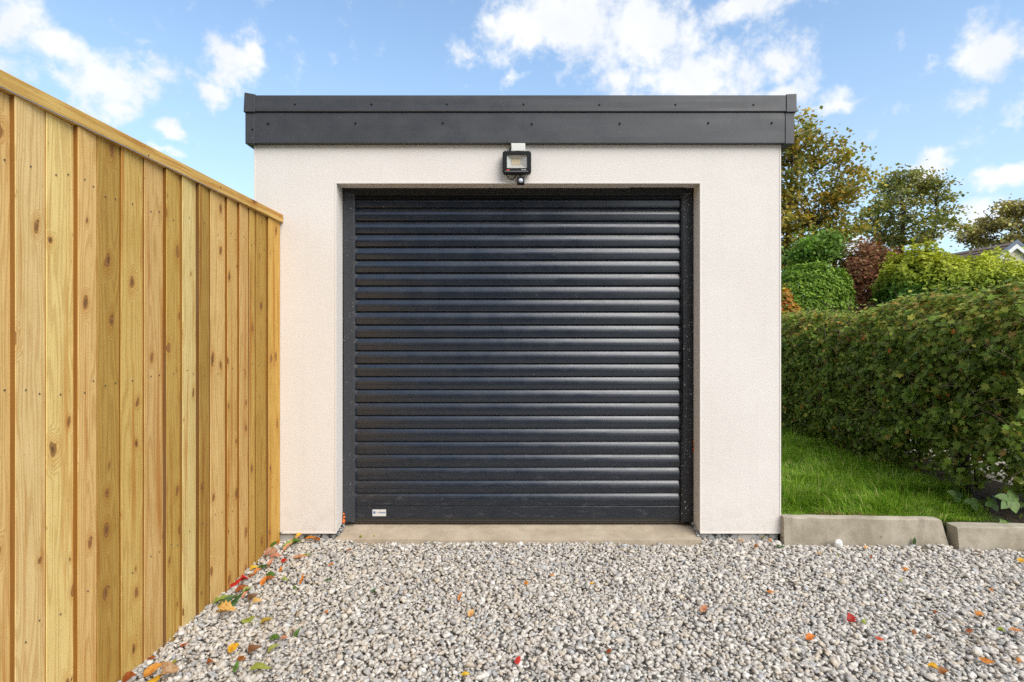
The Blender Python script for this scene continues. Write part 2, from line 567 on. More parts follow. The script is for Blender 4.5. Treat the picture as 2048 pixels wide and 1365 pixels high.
def m_mortar():
    m, nt, b, o = mat('splashed_mortar')
    co = nt.n('ShaderNodeTexCoord').outputs['Object']
    f = nt.noise(co, 34, 4, 0.7)
    c = nt.mix(nt.ramp(f, 0.40, 0.56), (0.035, 0.034, 0.033), (0.42, 0.42, 0.41))
    c = nt.mix(nt.ramp(nt.noise(co, 9, 3, 0.5), 0.5, 0.62), c, (0.52, 0.50, 0.46))
    nt.link(c, b.inputs['Base Color'])
    b.inputs['Roughness'].default_value = 0.95
    bump(nt, b, f, 0.8, 0.006)
    return m


M_render = m_render()
M_bead = m_plain('corner_bead', (0.75, 0.70, 0.645), 0.8, spec=0.2, var=0.03, bmp=0.1)
M_fascia = m_metal('fascia_metal', (0.048, 0.049, 0.053), 0.42, speck=-0.2, spec=0.55)
M_slat = m_metal('shutter_paint', (0.013, 0.017, 0.026), 0.25, speck=-0.5, spec=0.65, dust=0.16, ior=1.62)
M_guide = m_metal('guide_paint', (0.040, 0.043, 0.050), 0.40, speck=0.5)
M_guide2 = m_metal('speckled_guide_paint', (0.020, 0.021, 0.024), 0.42, speck=1.1)
M_black = m_plain('black_plastic', (0.005, 0.005, 0.005), 0.5, spec=0.3, bmp=0.05)
M_seal = m_plain('black_sealant', (0.008, 0.008, 0.008), 0.7, bmp=0.6, bscale=90)
M_rubber = m_plain('rubber_seal', (0.055, 0.045, 0.035), 0.6)
M_concrete = m_concrete('threshold_concrete', (0.40, 0.325, 0.235), (0.50, 0.415, 0.31))
M_kerb = m_concrete('kerb_concrete', (0.315, 0.272, 0.200), (0.47, 0.415, 0.325))
M_mortar = m_mortar()
M_wood = m_wood('pine')
M_edge = m_wood('sawn_shaded_pine_edge', True)
M_stone = m_attr('limestone_chips', 0.9, 85, 0.30, 0.35, 260)
M_foliage = m_leaf('foliage', 0.34, 0.55, 0.2)
M_needles = m_leaf('conifer_sprays', 0.22, 0.6, 0.25)
M_grass = m_leaf('grass_blades', 0.40, 0.6, 0.15)
M_litter = m_leaf('fallen_leaf', 0.22, 0.5, 0.35, True)
M_bark = m_attr('bark', 0.95, 30, 0.4, 0.7, 60)

# ------------------------------------------------------------------ setting
GZ = -0.062
M_soil = m_ground('dark_soil', (0.030, 0.022, 0.014), (0.070, 0.050, 0.032), 18)
M_far = m_ground('rough_meadow', (0.055, 0.085, 0.022), (0.10, 0.12, 0.04), 0.9, bmp=0.4, bscale=8)
M_bed = m_ground('gravel_bed', (0.20, 0.185, 0.165), (0.46, 0.435, 0.40), 55, bmp=1.0, bscale=45)
M_drive = m_ground('pale_drive', (0.27, 0.23, 0.18), (0.38, 0.33, 0.27), 30, bmp=0.5, bscale=60)
M_turf = m_ground('turf_soil', (0.030, 0.040, 0.010), (0.060, 0.075, 0.020), 12, bmp=0.6, bscale=40)


def sheet(name, x0, x1, y0, y1, z, m):
    bm = bmesh.new()
    bm.faces.new([bm.verts.new(p) for p in ((x0, y0, z), (x1, y0, z), (x1, y1, z), (x0, y1, z))])
    return tag(obj(name, bm, m), kind='structure')


sheet('ground', -900, 900, -900, 900, GZ - 0.16, M_far)
sheet('gravel_bed', -1.62, 9.0, -9.0, 3.46, GZ - 0.012, M_bed)
bm = bmesh.new(); box(bm, 1.613, 3.02, 3.44, 12.0, GZ - 0.15, 0.070)
tag(obj('lawn', bm, M_turf), kind='structure')
bm = bmesh.new(); box(bm, 3.02, 3.75, 3.42, 12.0, GZ - 0.15, 0.064)
tag(obj('soil_strip', bm, M_soil), kind='structure')
bm = bmesh.new(); box(bm, 3.75, 9.0, 3.47, 14.0, GZ - 0.15, 0.058)
tag(obj('drive', bm, M_drive), kind='structure')

# ------------------------------------------------------------------ gravel stones
def stone_templates(k=14, npts=13):
    out = []
    for i in range(k):
        r = np.random.default_rng(100 + i)
        p = r.normal(size=(npts, 3)); p /= np.linalg.norm(p, axis=1, keepdims=True)
        p *= (0.42 + 0.12 * r.random((npts, 1)))
        p *= np.array([1.0 + 0.35 * r.random(), 0.75 + 0.25 * r.random(), 0.50 + 0.25 * r.random()])
        b = bmesh.new()
        for q in p: b.verts.new(q)
        res = bmesh.ops.convex_hull(b, input=list(b.verts))
        loose = [v for v in b.verts if not v.link_faces]
        bmesh.ops.delete(b, geom=loose, context='VERTS')
        bmesh.ops.triangulate(b, faces=list(b.faces))
        b.verts.index_update()
        V = np.array([v.co[:] for v in b.verts]); Fa = np.array([[v.index for v in f.verts] for f in b.faces])
        b.free()
        out.append((V, Fa))
    return out


def ground_h(x, y):
    h = GZ + 0.010 * np.sin(x * 2.1 + 0.7) * np.cos(y * 2.6) + 0.004 * np.sin(x * 7.0 + y * 5.0)
    near_door = np.exp(-((y - 3.40) / 0.12) ** 2) * ((np.abs(x - 0.05) < 1.25))
    near_right = np.exp(-((y - 3.3) / 0.25) ** 2) * (x > 2.4)
    return h + 0.012 * near_door + 0.012 * near_right


def build_gravel():
    T = stone_templates()
    r = np.random.default_rng(5)
    x0, x1, y0, y1 = -1.47, 4.15, 1.35, 3.47
    cell = 0.0149
    gx, gy = np.meshgrid(np.arange(x0, x1, cell), np.arange(y0, y1, cell))
    pts = np.stack([gx.ravel(), gy.ravel()], 1)
    pts = pts + r.uniform(-0.5, 0.5, pts.shape) * cell * 1.25
    # nothing outside the wedge the place shows, nothing inside kerb or slab
    ok = (pts[:, 0] < 0.95 * pts[:, 1] + 0.85) & (pts[:, 0] > -1.452) & (pts[:, 1] < 3.452)
    slab = (pts[:, 0] > -1.08) & (pts[:, 0] < 1.12) & (pts[:, 1] > 3.405 + 0.02 * np.sin(pts[:, 0] * 4 + 1) + 0.008 * np.sin(pts[:, 0] * 23))
    kerb = (pts[:, 0] > 1.60) & (pts[:, 1] > 3.385 - 0.03 * (pts[:, 0] - 1.6))
    kerb2 = (pts[:, 0] > 2.55) & (pts[:, 1] > 3.30)
    pts = pts[ok & ~slab & ~kerb & ~kerb2]
    pts = pts[r.permutation(len(pts))]
    n = len(pts)
    size = np.clip(r.lognormal(math.log(0.0206), 0.28, n), 0.010, 0.046)
    g = 0.004
    nx, ny = int((x1 - x0) / g) + 24, int((y1 - y0) / g) + 24
    H = np.zeros((nx, ny), dtype=np.float32)
    zz = np.empty(n)
    ix = ((pts[:, 0] - x0) / g).astype(int) + 10; iy = ((pts[:, 1] - y0) / g).astype(int) + 10
    for i in range(n):
        k = max(1, int(size[i] * 0.42 / g))
        win = H[ix[i] - k:ix[i] + k + 1, iy[i] - k:iy[i] + k + 1]
        if win.size == 0:
            zz[i] = 0; continue
        s = size[i] * 0.27
        z = 0.66 * float(win.mean()) + s * 0.75
        z = min(z, 0.022)
        zz[i] = z
        np.maximum(win, z + s * 0.55, out=win)
    base = ground_h(pts[:, 0], pts[:, 1])
    pos = np.stack([pts[:, 0], pts[:, 1], base + zz], 1)
    pal = np.array([(0.60, 0.565, 0.515), (0.54, 0.51, 0.47), (0.44, 0.425, 0.405), (0.66, 0.62, 0.565), (0.60, 0.53, 0.445),
                    (0.72, 0.69, 0.65), (0.40, 0.39, 0.385), (0.56, 0.49, 0.40), (0.48, 0.485, 0.50)])
    pk = r.choice(len(pal), n, p=[.22, .18, .12, .18, .09, .09, .04, .04, .04])
    col = np.clip(pal[pk] * np.array([1.03, 1.01, 0.98]) * (1 + r.normal(size=(n, 1)) * 0.07), 0.05, 0.80)
    # stones lie roughly flat, tipped at random
    tilt = r.normal(size=(n, 3)) * 0.42; tilt[:, 2] = 1
    Rm = frames(tilt, r.uniform(0, 6.283, n))
    tmpl = r.integers(0, len(T), n)
    Vs, Fs, Cs, base_i = [], [], [], 0
    for t, (tv, tf) in enumerate(T):
        s = np.where(tmpl == t)[0]
        V = np.einsum('nij,nkj->nki', Rm[s], tv[None] * size[s][:, None, None] * np.array([1.06, 1.06, 1.0])) + pos[s][:, None]
        Fi = tf[None] + (np.arange(len(s)) * len(tv))[:, None, None] + base_i
        Vs.append(V.reshape(-1, 3)); Fs.append(Fi.reshape(-1, 3)); Cs.append(np.repeat(col[s], len(tv), axis=0))
        base_i += len(s) * len(tv)
    o = np_mesh('gravel', np.concatenate(Vs), np.concatenate(Fs), 3, M_stone, np.concatenate(Cs))
    tag(o, 'pale grey and buff limestone chippings covering the drive', 'gravel', kind='stuff')
    print('stones', n, 'tris', sum(len(f) for f in Fs))


build_gravel()

# ------------------------------------------------------------------ garage
WL, WR = -1.587, 1.611          # outer faces of the walls
OL, OR_, OT = -1.090, 1.1225, 2.125   # opening
YB = D + 0.15                   # plane of the shutter
garage = empty('garage', (0, 0, 0))
tag(garage, 'flat-roofed garage with cream rendered walls and a charcoal roller shutter', 'garage')

bm = bmesh.new()
front = [(WL, 0), (OL, 0), (OL, OT), (OR_, OT), (OR_, 0), (WR, 0), (WR, 2.40), (WL, 2.40)]
a = [bm.verts.new((x, D, z)) for x, z in front]
b = [bm.verts.new((x, D + 0.30, z)) for x, z in front]
bm.faces.new(a[::-1]); bm.faces.new(b)
for i in range(8):
    j = (i + 1) % 8
    bm.faces.new((a[i], a[j], b[j], b[i]))
obj('front_wall', bm, M_render, garage)
for (x0, x1) in ((WL, WL + 0.22), (WR - 0.22, WR)):
    obj('side_wall', bx(x0, x1, D + 0.30, D + 5.6, GZ - 0.1, 2.40), M_render, garage)
obj('rear_wall', bx(WL + 0.22, WR - 0.22, D + 5.38, D + 5.6, GZ - 0.1, 2.40), M_render, garage)
obj('roof_deck', bx(WL - 0.03, WR + 0.05, D - 0.02, D + 5.65, 2.402, 2.60), M_fascia, garage)
# plinth under the render
obj('plinth', bx(WL + 0.01, OL - 0.004, D + 0.016, D + 0.28, GZ - 0.15, -0.0005), M_mortar, garage)
obj('plinth', bx(OR_ + 0.004, WR - 0.01, D + 0.016, D + 0.28, GZ - 0.15, -0.0005), M_mortar, garage)
# render stop bead along the bottom and the angle beads round the opening
for (x0, x1) in ((WL - 0.001, OL + 0.001), (OR_ - 0.001, WR + 0.001)):
    obj('stop_bead', bx(x0, x1, D - 0.003, D + 0.012, -0.004, 0.004), M_bead, garage)
for (x0, x1) in ((OL - 0.006, OL + 0.002), (OR_ - 0.002, OR_ + 0.006)):
    obj('angle_bead', bx(x0, x1, D - 0.0025, D + 0.006, 0.004, OT + 0.006), M_bead, garage)
obj('angle_bead', bx(OL + 0.002, OR_ - 0.002, D - 0.0025, D + 0.006, OT - 0.002, OT + 0.006), M_bead, garage)
for x in (WL, WR):
    obj('angle_bead', bx(x - 0.002, x + 0.002 + 0.004, D - 0.0025, D + 0.006, 0.004, 2.398) if x < 0 else
        bx(x - 0.006, x + 0.002, D - 0.0025, D + 0.006, 0.004, 2.398), M_bead, garage)

# threshold slab, sloped to the front, front lip worn
bm = bmesh.new()
nx = 60
top_b, top_f, bot_f = [], [], []
for i in range(nx + 1):
    x = OL + (OR_ - OL) * i / nx
    w = mnoise.noise(Vector((x * 5, 2.2, 0)))
    yf = 3.425 + 0.012 * w
    zf = -0.032 + 0.006 * mnoise.noise(Vector((x * 3, 0.3, 1)))
    top_b.append(bm.verts.new((x, D + 0.30, 0.018)))
    top_f.append(bm.verts.new((x, yf, zf)))
    bot_f.append(bm.verts.new((x, yf - 0.01, GZ - 0.12)))
for i in range(nx):
    bm.faces.new((top_f[i], top_f[i + 1], top_b[i + 1], top_b[i]))
    bm.faces.new((bot_f[i], bot_f[i + 1], top_f[i + 1], top_f[i]))
obj('threshold', bm, M_concrete, garage)
# broken mortar at the foot of the two reveals
for sx, x in ((1, OL), (-1, OR_)):
    bm = bmesh.new()
    for i in range(9):
        t = i / 8
        p = Vector((x + sx * (0.004 + 0.006 * random.random()), D + 0.012 + 0.13 * t, -0.022 + 0.044 * t + random.uniform(-.004, .004)))
        res = bmesh.ops.create_icosphere(bm, subdivisions=1, radius=random.uniform(0.008, 0.016), matrix=Matrix.Translation(p))
        for v in res['verts']: v.co += Vector((random.uniform(-1, 1), random.uniform(-1, 1), random.uniform(-1, 1))) * 0.004
    obj('mortar_crumbs', bm, M_mortar, garage)

# fascia: lower band, upper cap band, corner covers
FY = D - 0.034
FL, FR = WL - 0.035, WR + 0.062
Z0, Z1, Z2 = 2.3565, 2.543, 2.642


def band(name, x0, x1, yf, z0, z1, parent=garage, bev=0.003, wav=0.0012):
    """folded metal sheet: front face gently wavy, returned under and over"""
    bm = bmesh.new()
    n = max(2, int((x1 - x0) / 0.06)); mzs = 5
    g = []
    for i in range(n + 1):
        x = x0 + (x1 - x0) * i / n
        row = []
        for k in range(mzs + 1):
            t = k / mzs
            dy = wav * mnoise.noise(Vector((x * 3.1, t * 2.0, z0 * 9)))
            row.append(bm.verts.new((x, yf + dy, z0 + bev + (z1 - z0 - 2 * bev) * t)))
        row.insert(0, bm.verts.new((x, yf + bev, z0)))
        row.insert(0, bm.verts.new((x, D + 0.06, z0)))
        row.append(bm.verts.new((x, yf + bev, z1)))
        row.append(bm.verts.new((x, D + 0.06, z1)))
        g.append(row)
    L = len(g[0])
    for i in range(n):
        for k in range(L - 1):
            bm.faces.new((g[i][k], g[i + 1][k], g[i + 1][k + 1], g[i][k + 1]))
    bm.faces.new(g[0][::-1]); bm.faces.new(g[-1])
    for i in range(n):
        bm.faces.new((g[i][L - 1], g[i + 1][L - 1], g[i + 1][0], g[i][0]))
    return obj(name, bm, M_fascia, parent)


fas = band('fascia', FL + 0.003, FR - 0.003, FY, Z0, Z1 - 0.001)
cap = band('fascia_capping', FL + 0.003, FR - 0.003, FY - 0.010, Z1 + 0.001, Z2)
# side returns along the flanks of the roof
for x0, x1 in ((FL, WL - 0.031), (WR + 0.051, FR)):
    obj('side_fascia', bx(x0, x1, D + 0.065, D + 5.7, Z0, Z1 - 0.001), M_fascia, garage)
    obj('side_capping', bx(x0 - 0.004, x1 + 0.004, D + 0.065, D + 5.7, Z1 + 0.001, Z2), M_fascia, garage)


def corner(name, x0, x1, yf, z0, z1, skew):
    bm = bmesh.new()
    vs = box(bm, x0, x1, yf, D + 0.064, z0, z1)
    for v in vs:
        if v.co.z > z1 - 1e-4:
            v.co.x += skew
        if abs(v.co.x - (x0 if skew > 0 else x1)) < 0.03 and v.co.y < yf + 0.01 and v.co.z > z1 - 1e-4:
            v.co.z += 0.012 if skew > 0 else 0.003
    return obj(name, bm, M_fascia, garage, bevel=0.002)


corner('corner_cover', FL - 0.003, FL + 0.052, FY - 0.004, Z0 - 0.004, Z1 - 0.004, 0.0)
corner('capping_corner', FL - 0.009, FL + 0.057, FY - 0.015, Z1 - 0.003, Z2 + 0.003, 0.006)
corner('corner_cover', FR - 0.050, FR + 0.004, FY - 0.004, Z0 - 0.004, Z1 - 0.004, 0.0)
corner('capping_corner', FR - 0.048, FR + 0.013, FY - 0.015, Z1 - 0.003, Z2 + 0.004, -0.001)


def screw_mesh():
    bm = bmesh.new()
    bmesh.ops.create_uvsphere(bm, u_segments=10, v_segments=6, radius=0.0062)
    for v in bm.verts: v.co.y *= 0.55
    me = bpy.data.meshes.new('screw'); bm.to_mesh(me); bm.free(); me.materials.append(M_black)
    me.polygons.foreach_set('use_smooth', [True] * len(me.polygons))
    return me


SCREW = screw_mesh()


def screws(parent, pts, yf):
    for px, py in pts:
        p = at(px, py, yf)
        o = bpy.data.objects.new('screw', SCREW)
        o.location = (p.x, yf - 0.001, p.z)
        link(o, parent)


screws(cap, [(590, 209), (743, 209), (894, 209), (1047, 209), (1199, 210), (1351, 210), (1507, 210)], FY - 0.010)
screws(fas, [(536, 247), (711, 246), (886, 246), (1064, 248), (1240, 247), (1417, 246), (1544, 246), (505, 259)], FY - 0.0045)

# roller shutter
SX0, SX1 = -1.030, 1.058
PITCH = 25.93 / (F / YB)
ZB = at(0, 1012, YB).z                       # top edge of the bottom rail
shutter_bm = bx(SX0 + 0.01, SX1 - 0.01, YB + 0.022, YB + 0.030, 0.05, 2.122)
shutter = obj('roller_shutter', shutter_bm, M_seal, garage)
prof = [(2.0, 0), (4.6, 5), (7.6, 11), (11.0, 18), (13.4, 23.2), (12.4, 23.8), (12.6, 24.6), (14.2, 25.2), (16.6, 32), (18.2, 40), (18.8, 46),
        (18.9, 51.4), (17.6, 52.0), (17.6, 52.8), (18.6, 53.4), (18.2, 64), (17.4, 74), (16.2, PITCH * 1000 - 0.8), (2.0, PITCH * 1000 - 0.4), (-6, PITCH * 1000 - 0.4), (-6, 0)]
bm = bmesh.new()
prism(bm, [(-d / 1000.0, -z / 1000.0) for d, z in prof], SX0, SX1)
bmesh.ops.recalc_face_normals(bm, faces=list(bm.faces))
slat_me = bpy.data.meshes.new('slat'); bm.to_mesh(slat_me); bm.free(); slat_me.materials.append(M_slat)
ns = 24
for i in range(ns):
    o = bpy.data.objects.new('slat', slat_me)
    o.location = (random.uniform(-0.0012, 0.0012), YB + 0.014 + random.uniform(-0.0006, 0.0006), ZB + PITCH * (i + 1))
    o.rotation_euler = (R(random.uniform(-0.5, 0.5)), 0, 0)
    link(o, shutter)
zr1 = at(0, 1037.5, YB).z
bm = bx(SX0, SX1, YB - 0.002, YB + 0.016, zr1, ZB - 0.002)
rail = obj('bottom_rail', bm, M_slat, shutter, bevel=0.003)
zb2 = at(0, 1046.5, YB).z
for k in range(3):
    z1 = zr1 - 0.001 - k * (zr1 - zb2) / 3
    obj('rubber_rib', bx(SX0 - 0.004, SX1 + 0.004, YB - 0.004 - 0.002 * (k == 2), YB + 0.02, z1 - (zr1 - zb2) / 3 + 0.0035, z1), M_rubber, shutter, bevel=0.0025)
# guides
GT = 2.108
obj('guide_rail', bx(OL + 0.004, at(709, 0, YB - 0.03).x, YB - 0.030, YB + 0.05, 0.020, GT), M_guide, garage, bevel=0.006, seg=3)
obj('guide_rail', bx(at(1362.5, 0, YB - 0.03).x, OR_ - 0.003, YB - 0.030, YB + 0.05, 0.016, GT), M_guide2, garage, bevel=0.012, seg=4)
# black sealed header with a ragged upper edge
bm = bmesh.new()
n = 180
rows = []
for i in range(n + 1):
    x = OL + 0.004 + (OR_ - OL - 0.008) * i / n
    rag = 0.006 * abs(mnoise.noise(Vector((x * 16, 0, 3)))) + 0.004 * abs(mnoise.noise(Vector((x * 60, 1, 3))))
    t = (x - 0.79) / 0.25
    hump = 0.009 if 0.72 < x < 1.06 else 0.0
    yf = YB - 0.034 - rag * 1.6 - hump * 1.7
    zlow = 2.125 - 0.045
    rows.append([bm.verts.new((x, yf, OT - 0.0015)), bm.verts.new((x, YB - 0.031, OT - 0.016 - rag)), bm.verts.new((x, YB - 0.028, zlow)), bm.verts.new((x, YB + 0.04, zlow))])
for i in range(n):
    for k in range(3):
        bm.faces.new((rows[i][k], rows[i + 1][k], rows[i + 1][k + 1], rows[i][k + 1]))
obj('header_seal', bm, M_seal, garage)
obj('shutter_box_lip', bx(SX0 + 0.002, SX1 - 0.002, YB - 0.018, YB + 0.03, 2.062, 2.079), M_black, garage, bevel=0.003)
# orange foam squeezed out beside the guides
M_foam = m_plain('orange_foam', (0.75, 0.16, 0.02), 0.7, var=0.25, scale=60, bmp=0.5, bscale=120)
bm = bmesh.new()
for k in range(7):
    p = (OL + 0.010 + random.uniform(-.004, .006), YB - 0.033, 0.028 + 0.009 * k + random.uniform(-.003, .003))
    bmesh.ops.create_icosphere(bm, subdivisions=2, radius=random.uniform(0.005, 0.009) * (1.0 if k < 4 else 0.6), matrix=Matrix.Translation(p))
obj('foam_filler', bm, M_foam, garage, smooth=True)
bm = bmesh.new()
for k in range(5):
    p = (OR_ - 0.004, YB - 0.032, 0.47 + 0.016 * k)
    bmesh.ops.create_icosphere(bm, subdivisions=2, radius=random.uniform(0.003, 0.005), matrix=Matrix.Translation(p))
obj('foam_filler', bm, M_foam, garage, smooth=True)

# maker's sticker on the bottom rail
M_sticker = m_plain('sticker_white', (0.66, 0.64, 0.61), 0.5, var=0.06, scale=60)
M_blue = m_plain('print_blue', (0.07, 0.16, 0.34), 0.5)
M_grey = m_plain('print_grey', (0.38, 0.38, 0.40), 0.5)
p0, p1 = at(745.2, 1032.5, YB), at(772.2, 1019.2, YB)
st_y = YB - 0.0022
sticker = obj('sticker', bx(p0.x, p1.x, st_y - 0.0008, st_y + 0.001, p0.z, p1.z), M_sticker, shutter)


def text(name, body, x, z, y, size, m, parent, bold=0.0):
    cu = bpy.data.curves.new(name, 'FONT')
    cu.body = body; cu.size = size; cu.offset = bold; cu.extrude = 0.0
    tmp = bpy.data.objects.new(name, cu)
    C.objects.link(tmp)
    dg = bpy.context.evaluated_depsgraph_get(); dg.update()
    me = bpy.data.meshes.new_from_object(tmp.evaluated_get(dg))
    bpy.data.objects.remove(tmp)
    me.materials.clear(); me.materials.append(m)
    o = bpy.data.objects.new(name, me)
    o.location = (x, y, z); o.rotation_euler = (R(90), 0, 0)
    return link(o, parent)


tz = at(0, 1026.5, YB).z
obj('print_square', bx(at(746.9, 0, YB).x, at(751.2, 0, YB).x, st_y - 0.0014, st_y - 0.0009, tz - 0.003, tz + 0.0115), M_blue, shutter)
text('lettering', 'eco', at(753.2, 0, YB).x, tz, st_y - 0.0016, 0.0165, M_grey, shutter)
text('lettering', 'Guard', at(758.9, 0, YB).x, tz, st_y - 0.0016, 0.0150, M_blue, shutter, 0.0004)

# ------------------------------------------------------------------ floodlight
fl = empty('floodlight', (at(1033, 0, D).x, D, at(0, 347, D).z))
tag(fl, 'black sensor floodlight fixed to the render above the shutter', 'floodlight')


def flp(px, py, y):
    q = at(px, py, y)
    return q.x - fl.location.x, y - D, q.z - fl.location.z


def flbox(name, px0, px1, py0, py1, y0, y1, m, bev=0.0, seg=3, parent=None):
    ys = D + y0
    x0, _, z1 = flp(px0, py0, ys); x1, _, z0 = flp(px1, py1, ys)
    return obj(name, bx(x0, x1, y0, y1, z0, z1), m, parent or fl, bevel=bev, seg=seg)


M_whitebox = m_plain('white_plastic', (0.70, 0.69, 0.64), 0.4, var=0.04)
M_silver = m_plain('reflector', (0.62, 0.60, 0.55), 0.35, metal=0.3)
M_led = m_plain('led_phosphor', (0.70, 0.58, 0.38), 0.5, var=0.12, scale=220)
M_redm = m_plain('red_mark', (0.55, 0.05, 0.03), 0.5)
M_whitem = m_plain('white_mark', (0.65, 0.65, 0.65), 0.5)
mb = flbox('junction_box', 1022, 1050.5, 286.5, 303, -0.042, -0.001, M_whitebox, 0.004)
for px in (1024.5, 1048):
    x, y, z = flp(px, 300, D - 0.043)
    bm = bmesh.new(); bmesh.ops.create_uvsphere(bm, u_segments=8, v_segments=5, radius=0.002, matrix=Matrix.Translation((x, -0.0425, z)))
    obj('screw', bm, M_grey, mb)
# housing: rounded block hollowed for the reflector
YF = -0.058


def rrect(x0, x1, z0, z1, r, n=5):
    out = []
    for cx, cz, a0 in ((x1 - r, z1 - r, 0), (x0 + r, z1 - r, 90), (x0 + r, z0 + r, 180), (x1 - r, z0 + r, 270)):
        for k in range(n + 1):
            a = R(a0 + 90 * k / n)
            out.append((cx + r * math.cos(a), cz + r * math.sin(a)))
    return out


hx0, _, hz1 = flp(1005, 302, D + YF); hx1, _, hz0 = flp(1062.5, 347, D + YF)
gx0, _, gz1 = flp(1014, 310.5, D + YF); gx1, _, gz0 = flp(1054, 336.5, D + YF)
bm = bmesh.new()
loops = []
for (inset, y) in ((0.006, -0.012), (0.0, -0.020), (0.0, YF + 0.004), (0.004, YF)):
    loops.append([bm.verts.new((x, y, z)) for x, z in rrect(hx0 + inset, hx1 - inset, hz0 + inset, hz1 - inset, 0.016)])
inner = rrect(gx0, gx1, gz0, gz1, 0.003)
loops.append([bm.verts.new((x, YF, z)) for x, z in inner])
loops.append([bm.verts.new((x, YF + 0.006, z)) for x, z in inner])
for A, B in zip(loops[:-1], loops[1:]):
    for k in range(len(A)):
        bm.faces.new((A[k], A[(k + 1) % len(A)], B[(k + 1) % len(A)], B[k]))
bm.faces.new(loops[0])
housing = obj('housing', bm, M_black, fl)
# reflector dish and led panel behind the glass
cx, cz = (gx0 + gx1) / 2 - 0.006, (gz0 + gz1) / 2 + 0.004
bm = bmesh.new()
o4 = [bm.verts.new((x, YF + 0.006, z)) for x, z in ((gx0, gz0), (gx1, gz0), (gx1, gz1), (gx0, gz1))]
i4 = [bm.verts.new((cx + sx * 0.028, YF + 0.024, cz + sz * 0.016)) for sx, sz in ((-1, -1), (1, -1), (1, 1), (-1, 1))]
for k in range(4):
    bm.faces.new((o4[k], o4[(k + 1) % 4], i4[(k + 1) % 4], i4[k]))
refl = obj('reflector', bm, M_silver, fl)
led = obj('led_panel', bx(cx - 0.028, cx + 0.028, YF + 0.0225, YF + 0.0265, cz - 0.016, cz + 0.016), M_led, fl)
M_glass, nt, b_, o_ = mat('clear_glass')
tr_ = nt.n('ShaderNodeBsdfTransparent'); gl_ = nt.n('ShaderNodeBsdfGlossy'); gl_.inputs['Roughness'].default_value = 0.05
mx_ = nt.n('ShaderNodeMixShader'); mx_.inputs[0].default_value = 0.07
nt.link(tr_.outputs[0], mx_.inputs[1]); nt.link(gl_.outputs[0], mx_.inputs[2]); nt.link(mx_.outputs[0], o_.inputs[0])
obj('glass', bx(gx0 + 0.0005, gx1 - 0.0005, YF + 0.001, YF + 0.003, gz0 + 0.0005, gz1 - 0.0005), M_glass, fl)
# printed marks and the pale line under the glass
x, _, z = flp(1013.5, 340.5, D + YF)
obj('red_mark', bx(x, x + 0.017, YF - 0.0006, YF - 0.0001, z - 0.003, z + 0.004), M_redm, fl)
for k, px in enumerate((1043.4, 1044.6, 1045.8, 1048.3, 1049.5, 1050.7)):
    x, _, z = flp(px, 340.0, D + YF)
    obj('white_mark', bx(x, x + 0.0026, YF - 0.0006, YF - 0.0001, z - 0.0028 + 0.0004 * (k % 2), z + 0.0022), M_whitem, fl)
x0, _, z = flp(1010, 342.8, D + YF); x1, _, _ = flp(1056, 342.8, D + YF)
obj('trim_line', bx(x0, x1, YF - 0.0007, YF - 0.0001, z - 0.0012, z + 0.0006), M_grey, fl)
# sensor
flbox('sensor_stem', 1038.6, 1043.4, 346.5, 355, -0.046, -0.030, M_black, 0.002)
x0, _, z1 = flp(1034.2, 353.8, D - 0.058); x1, _, z0 = flp(1048.8, 368, D - 0.058)
sensor = obj('sensor', bx(x0, x1, -0.058, -0.022, z0, z1), M_black, fl, bevel=0.003)
bm = bmesh.new()
bmesh.ops.create_uvsphere(bm, u_segments=20, v_segments=12, radius=0.0135, matrix=Matrix.Translation(((x0 + x1) / 2, -0.056, (z0 + z1) / 2 - 0.002)))
obj('sensor_dome', bm, m_plain('sensor_dome_plastic', (0.62, 0.66, 0.72), 0.3), sensor, smooth=True)
pts = []
for k in range(13):
    t = k / 12
    px = 1011.5 + (1034 - 1011.5) * t
    py = 346 + 13.5 * math.sin(math.pi * t) ** 0.75
    pts.append(flp(px, py, D - 0.038 + 0.012 * math.sin(math.pi * t)))
bm = bmesh.new(); tube(bm, pts, 0.0032, 8); obj('cable', bm, M_black, fl, smooth=True)
bm = bmesh.new(); tube(bm, [flp(1018.5, 303, D - 0.02), flp(1020, 299, D - 0.02), flp(1023, 295, D - 0.012)], 0.003, 8); obj('cable', bm, M_black, fl, smooth=True)
for sx in (-1, 1):
    obj('bracket', bx(sx * 0.05 - 0.004, sx * 0.05 + 0.004, -0.022, -0.0008, 0.030, 0.085), M_black, fl)

